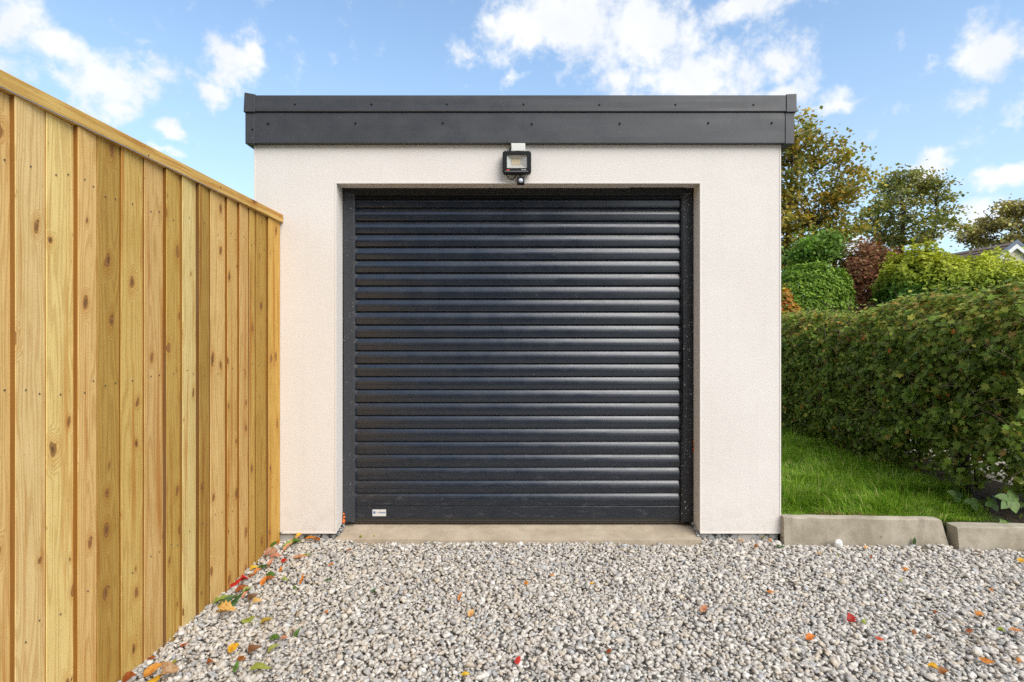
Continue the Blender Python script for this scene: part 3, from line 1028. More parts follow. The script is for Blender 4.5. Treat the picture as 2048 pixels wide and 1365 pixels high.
# ------------------------------------------------------------------ fence
FX = -1.440
fence = empty('fence', (FX, 0, GZ))
tag(fence, 'new pine close-board fence with a flat capping rail, left of the garage', 'fence')
FTOP = 1.885
light, pale, mid, tan, deep, pink = (0.800, 0.575, 0.235), (0.740, 0.515, 0.195), (0.610, 0.380, 0.095), (0.640, 0.420, 0.135), (0.480, 0.285, 0.062), (0.650, 0.425, 0.160)
ochre, grey, brown = 0, 1, 2
BOARDS = [  # start px, end px, proud of rail at near edge, at far edge (mm), colour
    (-2200, -1700, 20, 4, mid), (-1700, -1330, 20, 4, light), (-1330, -1060, 14, 6, tan), (-1060, -850, 20, 4, pale), (-850, -680, 12, 4, mid),
    (-680, -540, 20, 6, light), (-540, -425, 12, 4, tan), (-425, -330, 20, 5, mid), (-330, -245, 14, 4, pale), (-245, -170, 20, 6, light), (-170, -100, 12, 4, light),
    (-100, -38, 20, 8, mid), (-38, 20, 12, 3, pale), (30, 93, 20, 6, light), (93, 146, 12, 3, light), (156, 195, 20, 7, pale), (195, 243, 12, 4, deep),
    (243, 289, 12, 4, tan), (289, 325, 12, 3, pink), (333, 357.5, 19, 4, mid), (365, 390, 18, 2, light), (398.5, 421, 20, 4, deep),
    (421, 448.5, 13, 3, pale), (455, 471.5, 17, 4, tan), (479, 499, 17, 4, pink), (499, 512, 12, 4, mid), (512, 531.5, 11, 3, deep), (537, 556.5, 17, 10, mid)]
EDGE = {20: ochre}


def fy(px, proud):
    return F * (-FX - proud / 1000.0) / (1031 - px)


M_nail = m_plain('nail_head', (0.16, 0.13, 0.10), 0.5, metal=0.5)
_b = bmesh.new(); bmesh.ops.create_cone(_b, cap_ends=True, segments=10, radius1=0.0028, radius2=0.0028, depth=0.003, matrix=Matrix.Rotation(R(90), 4, 'Y'))
NAIL = bpy.data.meshes.new('nail'); _b.to_mesh(NAIL); _b.free(); NAIL.materials.append(M_nail)
for i, (a, b, pn, pf, col) in enumerate(BOARDS):
    y0 = fy(a, pn)
    y1 = fy(b, pf)
    if i + 1 < len(BOARDS):
        y1 = fy(BOARDS[i + 1][0], BOARDS[i + 1][2]) + 0.012     # laps behind the next board
    else:
        y1 = D - 0.004
    zt = FTOP - GZ + random.uniform(-0.004, 0.004)
    jag = random.uniform(-0.006, 0.006)
    bm = bmesh.new()
    nz = 10
    rows = []
    bow = random.uniform(-0.0025, 0.0025)
    for k in range(nz + 1):
        t = k / nz
        z = -0.06 + jag + (zt + 0.06 - jag) * t
        w = 0.0018 * mnoise.noise(Vector((i * 3.3, z * 1.1, 0.4))) + bow * math.sin(math.pi * t)
        rows.append([bm.verts.new(p) for p in (
            (pn / 1000 - 0.0015, y0 + w, z), (pn / 1000, y0 + 0.0015 + w, z),
            ((pn * 0.5 + pf * 0.5) / 1000 + 0.0004 * math.sin(i), (y0 + y1) / 2 + w * 0.5, z),
            (pf / 1000, y1, z), (pf / 1000 - 0.004 if pf > 8 else -0.002, y1, z), (-0.006, y0 + w + 0.001, z))])
    for k in range(nz):
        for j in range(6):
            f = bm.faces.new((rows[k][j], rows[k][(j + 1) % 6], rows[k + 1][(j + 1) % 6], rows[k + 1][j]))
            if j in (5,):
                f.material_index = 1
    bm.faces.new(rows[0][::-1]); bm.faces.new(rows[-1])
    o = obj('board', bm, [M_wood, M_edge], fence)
    o.color = (*[c * random.uniform(0.95, 1.05) for c in col], 1)
    if y1 > 1.4:
        for z in (0.33, 1.03, 1.70):
            for t in ((0.3, 0.72) if random.random() < 0.5 else (0.45,)):
                yn = y0 + (y1 - y0) * t
                nail = bpy.data.objects.new('nail', NAIL)
                nail.location = ((pn + (pf - pn) * t) / 1000.0 + 0.0008, yn, z - GZ + random.uniform(-0.02, 0.02))
                link(nail, fence)
# rails and posts behind
for z in (0.35, 1.05, 1.72):
    o = obj('rail', bx(-0.062, -0.0075, 0.36, D - 0.004, z - GZ - 0.04, z - GZ + 0.04), M_wood, fence); o.color = (*mid, 1)
for y in (0.5, 2.1, D - 0.10):
    o = obj('post', bx(-0.165, -0.064, y - 0.05, y + 0.05, -0.3, 1.80), M_wood, fence); o.color = (*tan, 1)
# capping: one long flat rail, its front edge proud of the boards
cz0, cz1 = 1.884 - GZ, 1.931 - GZ
bm = bx(-0.070, 0.030, 0.36, D - 0.003, cz0, cz1)
# grain of the capping runs along the fence: build it upright in its own frame, then lay it down
me_o = obj('capping_rail', bm, M_wood, fence, bevel=0.002)
me = me_o.data
for v in me.vertices:
    x, y, z = v.co
    v.co = (x, -(z - cz1), y)                   # local: length along z, height along y
me.update()
me_o.matrix_local = Matrix(((1, 0, 0, 0), (0, 0, 1, 0), (0, -1, 0, cz1), (0, 0, 0, 1)))
me_o.color = (0.64, 0.415, 0.125, 1)
for px, py in ((297, 311), (441, 375), (560, 434)):
    y = F * 1.41 / (1031 - px)
    p = at(px, py, y)
    bm = bmesh.new(); bmesh.ops.create_cone(bm, cap_ends=True, segments=12, radius1=0.0035, radius2=0.0035, depth=0.002,
                                            matrix=Matrix.Translation((0.0305, y, p.z - GZ)) @ Matrix.Rotation(R(90), 4, 'Y'))
    obj('nail', bm, M_nail, fence)

# ------------------------------------------------------------------ kerb stones
def kerb_stone(name, pts_front_top, pts_front_bot, depth, label, chamfer=0.007):
    """pts: left and right ends as (x, y, z)"""
    bm = bmesh.new()
    (lx, ly, lz), (rx, ry, rz) = pts_front_top
    (bx0, by0, bz0), (bx1, by1, bz1) = pts_front_bot
    n = 24
    rows = []
    for i in range(n + 1):
        t = i / n
        e = 0.004 * max(0, (abs(t - 0.5) - 0.47) / 0.03)
        j = 0.003 * mnoise.noise(Vector((t * 9, lx, 0))) + 0.0022 * mnoise.noise(Vector((t * 40, lx, 2)))
        tx, ty, tz = lx + (rx - lx) * t, ly + (ry - ly) * t, lz + (rz - lz) * t - e + j
        qx, qy, qz = bx0 + (bx1 - bx0) * t, by0 + (by1 - by0) * t, bz0 + (bz1 - bz0) * t
        rows.append([bm.verts.new(p) for p in ((qx, qy, qz), (tx + (qx - tx) * 0.1, ty + j, tz - chamfer), (tx, ty + chamfer * 0.35, tz - chamfer * 0.3),
                                               (tx, ty + chamfer, tz), (tx, ty + depth, tz), (qx, ty + depth, qz))])
    for i in range(n):
        for k in range(6):
            bm.faces.new((rows[i][k], rows[i + 1][k], rows[i + 1][(k + 1) % 6], rows[i][(k + 1) % 6]))
    bm.faces.new(rows[0]); bm.faces.new(rows[-1][::-1])
    return tag(obj(name, bm, M_kerb), label, 'kerb', 'concrete kerbs edging the lawn')


kerb_stone('kerb_stone', ((1.6125, 3.415, 0.110), (2.520, 3.375, 0.110)), ((1.6125, 3.405, -0.20), (2.60, 3.352, -0.20)), 0.05,
           'taller concrete kerb stone beside the garage corner, its right end slanted')
kerb_stone('kerb_stone', ((2.590, 3.335, 0.078), (3.60, 3.305, 0.072)), ((2.600, 3.315, -0.20), (3.62, 3.285, -0.20)), 0.085,
           'lower concrete kerb stone under the hedge end at the right edge')

# ------------------------------------------------------------------ foliage building blocks
LEAF_V = np.array([(0, 0, 0), (0.26, 0.30, 0.05), (0.20, 0.72, 0.03), (0, 1.0, -0.06), (-0.20, 0.72, 0.03), (-0.26, 0.30, 0.05), (0, 0.5, -0.02)])
LEAF_F = np.array([(0, 1, 6), (1, 2, 6), (2, 3, 6), (3, 4, 6), (4, 5, 6), (5, 0, 6)])
# lobed leaf (maple, hawthorn)
_lob = [(0, 0), (0.22, 0.10), (0.50, 0.16), (0.34, 0.36), (0.52, 0.66), (0.20, 0.62), (0, 1.0), (-0.20, 0.62), (-0.52, 0.66), (-0.34, 0.36), (-0.50, 0.16), (-0.22, 0.10)]
LOBE_V = np.array([(x, y, 0.10 * abs(x) - 0.05 * y) for x, y in _lob] + [(0, 0.42, 0)])
LOBE_F = np.array([(i, (i + 1) % 12, 12) for i in range(12)])
QUAD_V = np.array([(0, 0, 0), (0.30, 0.42, 0.04), (0, 1.0, 0), (-0.30, 0.42, 0.04)])
QUAD_F = np.array([(0, 1, 2), (0, 2, 3)])
WIDE_V = np.array([(0, 0, 0), (0.46, 0.40, 0.06), (0.22, 0.70, 0.0), (0, 1.0, -0.05), (-0.22, 0.70, 0.0), (-0.46, 0.40, 0.06)])
WIDE_F = np.array([(0, 1, 3), (1, 2, 3), (0, 3, 5), (3, 4, 5)])
SPRAY_V = np.array([(0, 0, 0), (0.14, 0.25, 0.02), (0.10, 0.35, 0), (0.26, 0.62, 0.03), (0.08, 0.66, 0), (0, 1.0, -0.08), (-0.08, 0.66, 0), (-0.26, 0.62, 0.03), (-0.10, 0.35, 0), (-0.14, 0.25, 0.02)])
SPRAY_F = np.array([(0, 1, 5), (0, 5, 9), (2, 3, 5), (8, 5, 7)])


def noise3(P, s, seed=0.0):
    return np.array([mnoise.noise(Vector((p[0] * s + seed, p[1] * s, p[2] * s))) for p in P])


def limbs_mesh(name, limbs, col, parent, n=6):
    bm = bmesh.new()
    for pts, rs in limbs:
        tube(bm, pts, rs, n, cap=True)
    me = bpy.data.meshes.new(name)
    bmesh.ops.recalc_face_normals(bm, faces=list(bm.faces))
    bm.to_mesh(me); bm.free()
    ca = me.color_attributes.new('Col', 'FLOAT_COLOR', 'POINT')
    ca.data.foreach_set('color', np.tile(np.array([*col, 1.0], dtype=np.float32), len(me.vertices)))
    me.materials.append(M_bark)
    me.polygons.foreach_set('use_smooth', [True] * len(me.polygons))
    return link(bpy.data.objects.new(name, me), parent)


# ------------------------------------------------------------------ hedge
def build_hedge():
    r = np.random.default_rng(21)
    root = empty('hedge', (3.5, 5.0, 0.06))
    tag(root, 'clipped field maple hedge along the lawn on the right', 'hedge')
    off = np.array(root.location)
    Y0, Y1 = 3.36, 8.6
    cxm = 3.52

    def half(z):           # half width at height z
        z = np.asarray(z, dtype=float)
        w = 0.47 + 0.05 * np.sin(z * 3.0)
        w = np.where(z > 1.12, w * np.sqrt(np.clip(1 - ((z - 1.12) / 0.44) ** 2, 0.02, 1)), w)
        return np.where(z < 0.45, w * (0.90 + 0.10 * z / 0.45), w)

    def topz(y): return 1.47 + 0.05 * np.clip(4.6 - y, 0, 1) - 0.05 * np.clip(y - 5.2, 0, 1) + 0.035 * np.sin(y * 1.9 + 0.4) + 0.03 * np.sin(y * 4.3)

    n = 75000
    y = r.uniform(Y0, Y1, n)
    # more leaves near the camera end, where they show larger gaps otherwise
    s = r.uniform(0, 1, n)
    ang_top = s > 0.80
    z = np.where(ang_top, 1.12 + 0.36 * np.sqrt(r.uniform(0, 1, n)), r.uniform(0.03, 1.2, n))
    side = np.where(r.uniform(0, 1, n) < 0.80, -1, 1)
    depth = np.abs(r.normal(0, 0.055, n)) + np.where(r.uniform(0, 1, n) < 0.36, r.uniform(0, 0.42, n), 0)
    P = np.stack([np.zeros(n), y, z], 1)
    nz = noise3(P, 3.2, 5.0); nz2 = noise3(P, 9.0, 9.0)
    w = half(z) + 0.085 * nz + 0.105 * nz2 + 0.03 * noise3(P, 20.0, 4.0)
    x = cxm + side * (w - depth)
    zt = z * topz(y) / 1.47 + np.where(z > 1.15, 0.055 * noise3(P, 7.0, 14.0) + 0.03 * noise3(P, 17.0, 3.0), 0)
    sprout = (z > 1.36) & (r.uniform(0, 1, n) < 0.09)
    zt = np.where(sprout, zt + r.uniform(0, 0.075, n), zt)
    # raised, ragged skirt: thin low down near the camera
    skirt = 0.06 + 0.10 * noise3(np.stack([y * 0, y, y * 0], 1), 2.3, 2.0) + np.where(y < 4.7, 0.13, 0.0)
    thin = (zt < skirt) & (r.uniform(0, 1, n) > 0.10)
    near_low = (y < 4.45) & (zt < 0.40 + 0.12 * nz) & (r.uniform(0, 1, n) > 0.30)
    gaps = (nz2 + 0.7 * nz < -0.46) & (r.uniform(0, 1, n) > 0.30) & (depth < 0.12)
    keep = ~thin & ~near_low & ~gaps
    x, y, zt, side, nz, nz2, depth, w = [q[keep] for q in (x, y, zt, side, nz, nz2, depth, w)]
    n = len(x)
    pos = np.stack([x, y, zt], 1) - off
    far = y > 4.7
    out = np.stack([side * 0.8 * np.ones(n), -0.15 * np.ones(n), np.where(zt > 1.15, (zt - 1.1) * 5, 0.35)], 1)
    out += r.normal(0, 0.55, (n, 3))
    Rm = frames(out, r.uniform(0, 6.283, n))
    size = np.clip(r.normal(0.036, 0.011, n), 0.014, 0.066)
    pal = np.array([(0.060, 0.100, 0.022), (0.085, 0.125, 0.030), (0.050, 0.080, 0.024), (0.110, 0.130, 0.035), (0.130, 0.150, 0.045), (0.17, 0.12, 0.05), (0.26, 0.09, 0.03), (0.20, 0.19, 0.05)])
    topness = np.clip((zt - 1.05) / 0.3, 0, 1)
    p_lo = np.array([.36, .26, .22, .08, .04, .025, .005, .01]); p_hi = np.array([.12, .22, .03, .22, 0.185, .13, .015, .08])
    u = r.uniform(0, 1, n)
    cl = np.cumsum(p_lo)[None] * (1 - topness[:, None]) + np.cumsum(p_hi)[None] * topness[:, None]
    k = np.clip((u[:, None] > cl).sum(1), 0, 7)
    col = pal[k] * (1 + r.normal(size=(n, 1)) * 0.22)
    col *= np.array([1.72, 1.66, 1.02]) * (1 + 0.40 * nz2[:, None]) * (1 + 0.45 * topness[:, None])  # leaves lightened towards the hedge top, painting in the light that falls there
    col = np.clip(col, 0.008, 0.5)
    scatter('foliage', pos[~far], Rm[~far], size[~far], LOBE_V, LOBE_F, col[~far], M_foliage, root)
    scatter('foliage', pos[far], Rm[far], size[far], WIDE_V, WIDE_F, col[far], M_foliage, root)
    # dense inner growth
    ni = 13000
    yi = r.uniform(Y0, Y1, ni); zi = r.uniform(0.34, 1.34, ni); xi = cxm + r.uniform(-0.20, 0.16, ni)
    low_ok = (yi > 4.45) | (zi > 0.46)
    pi = (np.stack([xi, yi, zi], 1) - off)[low_ok]
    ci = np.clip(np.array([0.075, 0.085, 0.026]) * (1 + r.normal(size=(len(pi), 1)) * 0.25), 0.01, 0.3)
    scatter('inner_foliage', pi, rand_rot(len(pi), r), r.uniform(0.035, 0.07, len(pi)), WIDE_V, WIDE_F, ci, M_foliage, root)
    # the hedge end that faces the drive
    ne = 6500
    ze = r.uniform(0.25, 1.46, ne); xe = cxm + r.uniform(-1, 1, ne) * half(ze)
    ye = Y0 + 0.03 + np.abs(r.normal(0, 0.05, ne)) + 0.05 * noise3(np.stack([xe, ze, ze], 1), 6.0, 8.0)
    oe = np.array([0, -0.9, 0.35]) + r.normal(0, 0.5, (ne, 3))
    ce = np.clip(pal[r.choice(4, ne)] * np.array([1.72, 1.66, 1.02]) * (1 + r.normal(size=(ne, 1)) * 0.22), 0.01, 0.5)
    scatter('foliage', np.stack([xe, ye, ze], 1) - off, frames(oe, r.uniform(0, 6.283, ne)), r.uniform(0.022, 0.052, ne), LOBE_V, LOBE_F, ce, M_foliage, root)
    # stems and twigs
    limbs = []
    yy = Y0 + 0.1
    trunks = []
    while yy < Y1:
        trunks.append(yy); yy += r.uniform(0.28, 0.48)
    trunks += [4.12]
    for t in trunks:
        big = abs(t - 4.12) < 0.001
        x0 = cxm - 0.03 + r.uniform(-0.08, 0.08) if not big else 3.27
        rr = 0.052 if big else r.uniform(0.016, 0.030)
        pts = [Vector((x0, t, 0.02))]
        for q in range(1, 6):
            pts.append(pts[-1] + Vector((r.uniform(-.05, .05), r.uniform(-.06, .06), 0.24)))
        limbs.append(([p - Vector(off) for p in pts], [rr * (1 - 0.13 * q) for q in range(6)]))
        for q in range(7):
            b0 = pts[r.integers(1, 5)]
            d = Vector((r.uniform(-1, 1), r.uniform(-1, 1), r.uniform(-0.1, 0.9))).normalized()
            L = r.uniform(0.2, 0.42)
            limbs.append(([b0 - Vector(off), b0 + d * L * 0.5 + Vector((0, 0, .03)) - Vector(off), b0 + d * L - Vector(off)], [0.007, 0.0045, 0.0025]))
    limbs_mesh('stems', limbs, (0.050, 0.042, 0.033), root, 6)
    tw = []
    for q in range(760):
        ty = r.uniform(3.2, 7.2); hz = r.uniform(0.25, 1.47)
        if q % 3 == 0: hz = r.uniform(1.25, 1.46)
        hx = cxm - float(half(hz)) + r.uniform(-0.02, 0.08)
        if hz > 1.3: hx += r.uniform(0, 0.3)
        b0 = Vector((hx, ty, hz))
        d = Vector((r.uniform(-0.6, 0.25), r.uniform(-1, 1), r.uniform(-0.5, 0.8))).normalized()
        L = r.uniform(0.06, 0.20)
        tw.append(([b0 - Vector(off), b0 + d * L * 0.5 + Vector((0, 0, 0.012)) - Vector(off), b0 + d * L - Vector(off)], [0.0026, 0.002, 0.001]))
    tag(limbs_mesh('twigs', tw, (0.19, 0.145, 0.10), root, 4), kind='stuff')
    return root


build_hedge()


# ------------------------------------------------------------------ grass
def build_grass():
    r = np.random.default_rng(31)
    n = 110000
    # denser in front
    v = r.uniform(0, 1, n) ** 1.35
    y = 3.455 + v * 5.2
    x = 1.62 + r.uniform(0, 1, n) * (3.30 - 1.62)
    P = np.stack([x, y, y * 0], 1)
    c1 = noise3(P, 2.4, 1.0); c2 = noise3(P, 9.0, 3.0)
    bare = np.exp(-(((x - 2.02) / 0.22) ** 2 + ((y - 3.50) / 0.035) ** 2))
    edge = np.clip((x - (3.02 - 0.55 * np.clip(4.0 - y, 0, 1))) / 0.22, 0, 1)
    keep = (r.uniform(0, 1, n) > 0.9 * bare) & (r.uniform(0, 1, n) > edge)
    x, y, c1, c2, bare = [q[keep] for q in (x, y, c1, c2, bare)]
    n = len(x)
    hgt = np.clip(0.090 + 0.055 * c1 + 0.045 * c2 + r.normal(0, 0.014, n), 0.018, 0.16)
    hgt = hgt * np.clip((y - 3.44) / 0.25, 0.42, 1.0) * np.where(x > 2.35, np.clip(1.0 - (x - 2.35) * 0.9 * (y < 4.0), 0.35, 1), 1)
    tall = r.uniform(0, 1, n) < 0.035
    hgt = np.where(tall, hgt * 1.7, hgt)
    az_ = r.uniform(0, 6.283, n) * 0.45 + 2.0 + c1 * 4.0
    lean = np.clip(np.abs(r.normal(0.55, 0.35, n)), 0.05, 1.5)
    dx, dy = np.cos(az_), np.sin(az_)
    wx, wy = -dy, dx
    wid = r.uniform(0.0012, 0.0026, n) * (1 + 0.14 * (y - 3.4))
    z0 = 0.068
    base = np.stack([x, y, np.full(n, z0)], 1)
    m1 = base + np.stack([dx * hgt * lean * 0.35, dy * hgt * lean * 0.35, hgt * 0.58], 1)
    tip = base + np.stack([dx * hgt * lean * 1.05, dy * hgt * lean * 1.05, hgt * (1.0 - 0.25 * lean)], 1)
    W = np.stack([wx, wy, np.zeros(n)], 1) * wid[:, None]
    V = np.stack([base - W, base + W, m1 + W * 0.8, m1 - W * 0.8, tip], 1).reshape(-1, 3)
    i0 = (np.arange(n) * 5)[:, None]
    Fa = np.concatenate([i0 + np.array([[0, 1, 2]]), i0 + np.array([[0, 2, 3]]), i0 + np.array([[3, 2, 4]])], 0)
    pal = np.array([(0.150, 0.285, 0.024), (0.215, 0.355, 0.034), (0.105, 0.215, 0.020), (0.31, 0.39, 0.065), (0.55, 0.49, 0.20)])
    k = r.choice(5, n, p=[.31, .28, .16, .18, .07])
    k = np.where((bare > 0.25) & (r.uniform(0, 1, n) < 0.7), 4, k)
    col = np.clip(1.22 * pal[k] * (1 + r.normal(size=(n, 1)) * 0.22), 0.01, 0.7)
    col = np.where(((bare > 0.25))[:, None], col * np.array([0.62, 0.45, 0.5]), col)
    o = np_mesh('grass', V, Fa, 3, M_grass, np.repeat(col, 5, axis=0))
    tag(o, 'long green grass growing between the garage and the hedge', 'grass', kind='stuff')


build_grass()

# ------------------------------------------------------------------ bramble at the hedge foot
def leaf_bm(L, W, fold=0.18, droop=0.15, n=7, serr=0.0, lobes=None):
    bm = bmesh.new()
    mid_, lef, rig = [], [], []
    for i in range(n + 1):
        t = i / n
        w = W * (math.sin(math.pi * min(1, t ** 0.85)) ** 0.8) * (1 + serr * (1 if i % 2 else -1))
        if lobes:
            w = W * lobes[min(i, len(lobes) - 1)]
        z = -droop * L * t * t
        mid_.append(bm.verts.new((0, L * t, z)))
        if 0 < i < n:
            lef.append(bm.verts.new((-w * 0.5, L * t - 0.04 * L, z + fold * w)))
            rig.append(bm.verts.new((w * 0.5, L * t - 0.04 * L, z + fold * w)))
    for S in (lef, rig):
        bm.faces.new((mid_[0], mid_[1], S[0]))
        for i in range(len(S) - 1):
            bm.faces.new((mid_[i + 1], mid_[i + 2], S[i + 1], S[i]))
        bm.faces.new((mid_[n - 1], mid_[n], S[-1]))
    return bm


def bramble(px, py, y, leaves, label, base_dx=0.02):
    c = at(px, py, y)
    root = empty('bramble', (c.x + base_dx, y + 0.06, 0.066))
    tag(root, label, 'bramble', 'brambles under the hedge')
    hub = Vector((c.x, y, c.z)) - Vector(root.location)
    bm = bmesh.new(); tube(bm, [Vector((0, 0, -0.01)), hub * 0.5 + Vector((0, 0, 0.02)), hub], [0.0028, 0.0024, 0.002], 6)
    o = obj('stem', bm, M_litter, root, smooth=True); o.color = (0.10, 0.085, 0.03, 1)
    for (ang, L, W, tilt, col) in leaves:
        bm = leaf_bm(L, W, 0.10, 0.12, 9)
        o = obj('leaf', bm, M_litter, root, smooth=True)
        o.location = hub
        # ang: direction in the picture plane, tilt: how far the blade faces the viewer
        o.rotation_euler = Matrix.Rotation(R(ang), 3, 'Y').to_4x4().to_euler() if False else (Matrix.Rotation(R(tilt), 4, 'X') @ Matrix.Rotation(R(ang), 4, 'Z')).to_euler()
        o.color = (*col, 1)


g1, g2, g3 = (0.12, 0.22, 0.050), (0.17, 0.27, 0.075), (0.085, 0.16, 0.04)
bramble(2020, 998, 3.42, [(-175, .085, .075, 60, g2), (75, .080, .050, 50, g1), (-70, .075, .055, 50, g2), (-35, .075, .045, 55, g1), (128, .095, .055, 55, g1)], 'bramble with five broad green leaves at the right edge under the hedge')
bramble(1945, 1005, 3.62, [(-170, .055, .05, 60, g1), (80, .05, .04, 50, g3), (-60, .05, .04, 50, g1)], 'small bramble shoot in front of the thick hedge stem')
bramble(1912, 990, 3.75, [(170, .06, .05, 60, g1), (60, .055, .04, 55, g2), (-90, .05, .04, 50, g3)], 'bramble shoot where the grass meets the hedge, left of the thick stem')
bramble(1985, 1008, 3.55, [(-160, .05, .045, 60, g3), (100, .05, .04, 50, g1), (-40, .045, .04, 50, g3)], 'dark bramble shoot between the thick stem and the broad-leaved bramble')
bramble(2008, 1046, 3.40, [(100, .032, .026, 40, g2), (-60, .03, .026, 40, (.15, .24, .05)), (10, .03, .025, 40, g2)], 'tiny bright seedling just behind the lower kerb stone')

# ------------------------------------------------------------------ bushes and trees beyond the hedge
def blob_points(n, r, rx, ry, rz, seed, shell=0.28, lump=0.22, lscale=1.6, flat=2.0):
    """points in the outer shell of a lumpy rounded body standing on z=0"""
    d = r.normal(size=(n, 3)); d /= np.linalg.norm(d, axis=1, keepdims=True)
    d[:, 2] = np.where(d[:, 2] < -0.25, -d[:, 2], d[:, 2])
    sup = (np.abs(d) ** flat).sum(1, keepdims=True) ** (-1 / flat)
    nzv = noise3(d, lscale * 1.3, seed) + 0.55 * noise3(d, lscale * 3.4, seed + 9)
    rad = 1 + lump * nzv
    dep = 1 - np.abs(r.normal(0, shell * 0.5, n))
    p = d * sup * (rad * np.clip(dep, 0.2, 1.1))[:, None]
    return p * np.array([rx, ry, rz]), d, nzv


def bush(name, px, py_top, y, half_px, label, cat, cols, n=9000, leaf=0.09, ry=None, tv=SPRAY_V, tf=SPRAY_F, m=None, droop=0.0, lump=0.2, flat=2.4, seed=1, top_tint=None, shell=0.22, shoots=0, lscale=1.6):
    r = np.random.default_rng(seed)
    s = F / y
    cx = (px - 1031) / s
    H = EYE + (670 - py_top) / s
    rx = half_px / s
    ry = ry or rx
    root = empty(name, (cx, y, GZ - 0.15))
    tag(root, label, cat)
    H -= GZ - 0.15
    cz = H * 0.52
    P, d, nzv = blob_points(n, r, rx, ry, H - cz, seed, shell, lump, lscale, flat)
    low = P[:, 2] < 0
    P[low, 2] *= cz / (H - cz) * 0.98
    P[:, 2] += cz
    nrm = d + r.normal(0, 0.45, d.shape) + np.array([0, 0, 0.25])
    if shoots:
        k = r.integers(0, n, shoots)
        P[k] += d[k] * r.uniform(0.03, 0.22, (shoots, 1)) + np.array([0, 0, 1]) * r.uniform(0, 0.12, (shoots, 1))
    Rm = frames(nrm, r.uniform(0, 6.283, n))
    cols = np.array(cols)
    kk = r.integers(0, len(cols), n)
    col = cols[kk] * (1 + r.normal(size=(n, 1)) * 0.2)
    if top_tint is not None:
        t = np.clip((P[:, 2] / H - 0.72) / 0.25 + 0.35 * nzv, 0, 1)[:, None]
        col = col * (1 - t) + np.array(top_tint)[None] * (1 + r.normal(size=(n, 1)) * 0.15) * t
    col = np.clip(col * 1.65, 0.006, 0.7)
    scatter('crown', P, Rm, r.uniform(0.6, 1.3, n) * leaf, tv, tf, col, m or M_needles, root)
    limbs = [([Vector((0, 0, 0)), Vector((0.03, 0, H * 0.4)), Vector((0, 0.04, H * 0.8))], [0.07, 0.05, 0.015])]
    for q in range(14):
        a = r.uniform(0, 6.283); z = r.uniform(0.15, 0.75) * H
        e = Vector((math.cos(a) * rx * 0.75, math.sin(a) * ry * 0.75, z + 0.25 * H * r.uniform(0.1, 0.7)))
        limbs.append(([Vector((0, 0, z)), (Vector((0, 0, z)) + e) / 2 + Vector((0, 0, 0.06)), e], [0.03, 0.02, 0.006]))
    limbs_mesh('trunk', limbs, (0.045, 0.036, 0.027), root, 5)
    return root


bush('conifer_bush', 1618, 529, 16.0, 78, 'clipped bright green conifer dome next to the garage corner', 'bush',
     [(0.100, 0.165, 0.014), (0.125, 0.195, 0.018), (0.062, 0.115, 0.012)], 20000, 0.10, seed=3, lump=0.13, flat=2.5, shell=0.22, lscale=2.6)
bush('copper_beech', 1748, 494, 17.0, 78, 'copper beech bush with dark red leaves beyond the hedge', 'bush',
     [(0.125, 0.046, 0.024), (0.175, 0.072, 0.032), (0.085, 0.036, 0.020), (0.17, 0.105, 0.038)], 17000, 0.085, tv=WIDE_V, tf=WIDE_F, m=M_foliage, seed=4, lump=0.34, flat=2.6, shell=0.42, shoots=900)
bush('golden_conifer', 1908, 520, 15.0, 116, 'wide golden-green conifer hedge below the house roof', 'bush',
     [(0.060, 0.115, 0.012), (0.10, 0.165, 0.016), (0.14, 0.19, 0.016), (0.035, 0.080, 0.012)], 34000, 0.105, ry=1.3, seed=5, lump=0.30, flat=3.6, shell=0.36, top_tint=(0.27, 0.29, 0.018), shoots=1300, lscale=2.6)
bush('laurel_bush', 1836, 506, 14.8, 62, 'darker green shrub between the copper beech and the golden conifer', 'bush',
     [(0.050, 0.115, 0.016), (0.085, 0.155, 0.020), (0.035, 0.085, 0.014)], 14000, 0.095, tv=WIDE_V, tf=WIDE_F, m=M_foliage, seed=6, lump=0.34, flat=3.0, shell=0.36, shoots=400, top_tint=(0.24, 0.25, 0.02), lscale=2.4)
bush('evergreen_bush', 2076, 530, 15.6, 42, 'plain green shrub at the right edge below the house gable', 'bush',
     [(0.055, 0.135, 0.030), (0.075, 0.165, 0.04), (0.04, 0.10, 0.025)], 7000, 0.10, seed=7, lump=0.18)
bush('autumn_shrub', 1566, 580, 11.5, 36, 'small orange and yellow shrub peeping past the garage corner above the hedge', 'bush',
     [(0.30, 0.13, 0.02), (0.26, 0.21, 0.03), (0.13, 0.16, 0.025), (0.32, 0.10, 0.03)], 4200, 0.07, tv=WIDE_V, tf=WIDE_F, m=M_foliage, seed=8, shell=0.35)


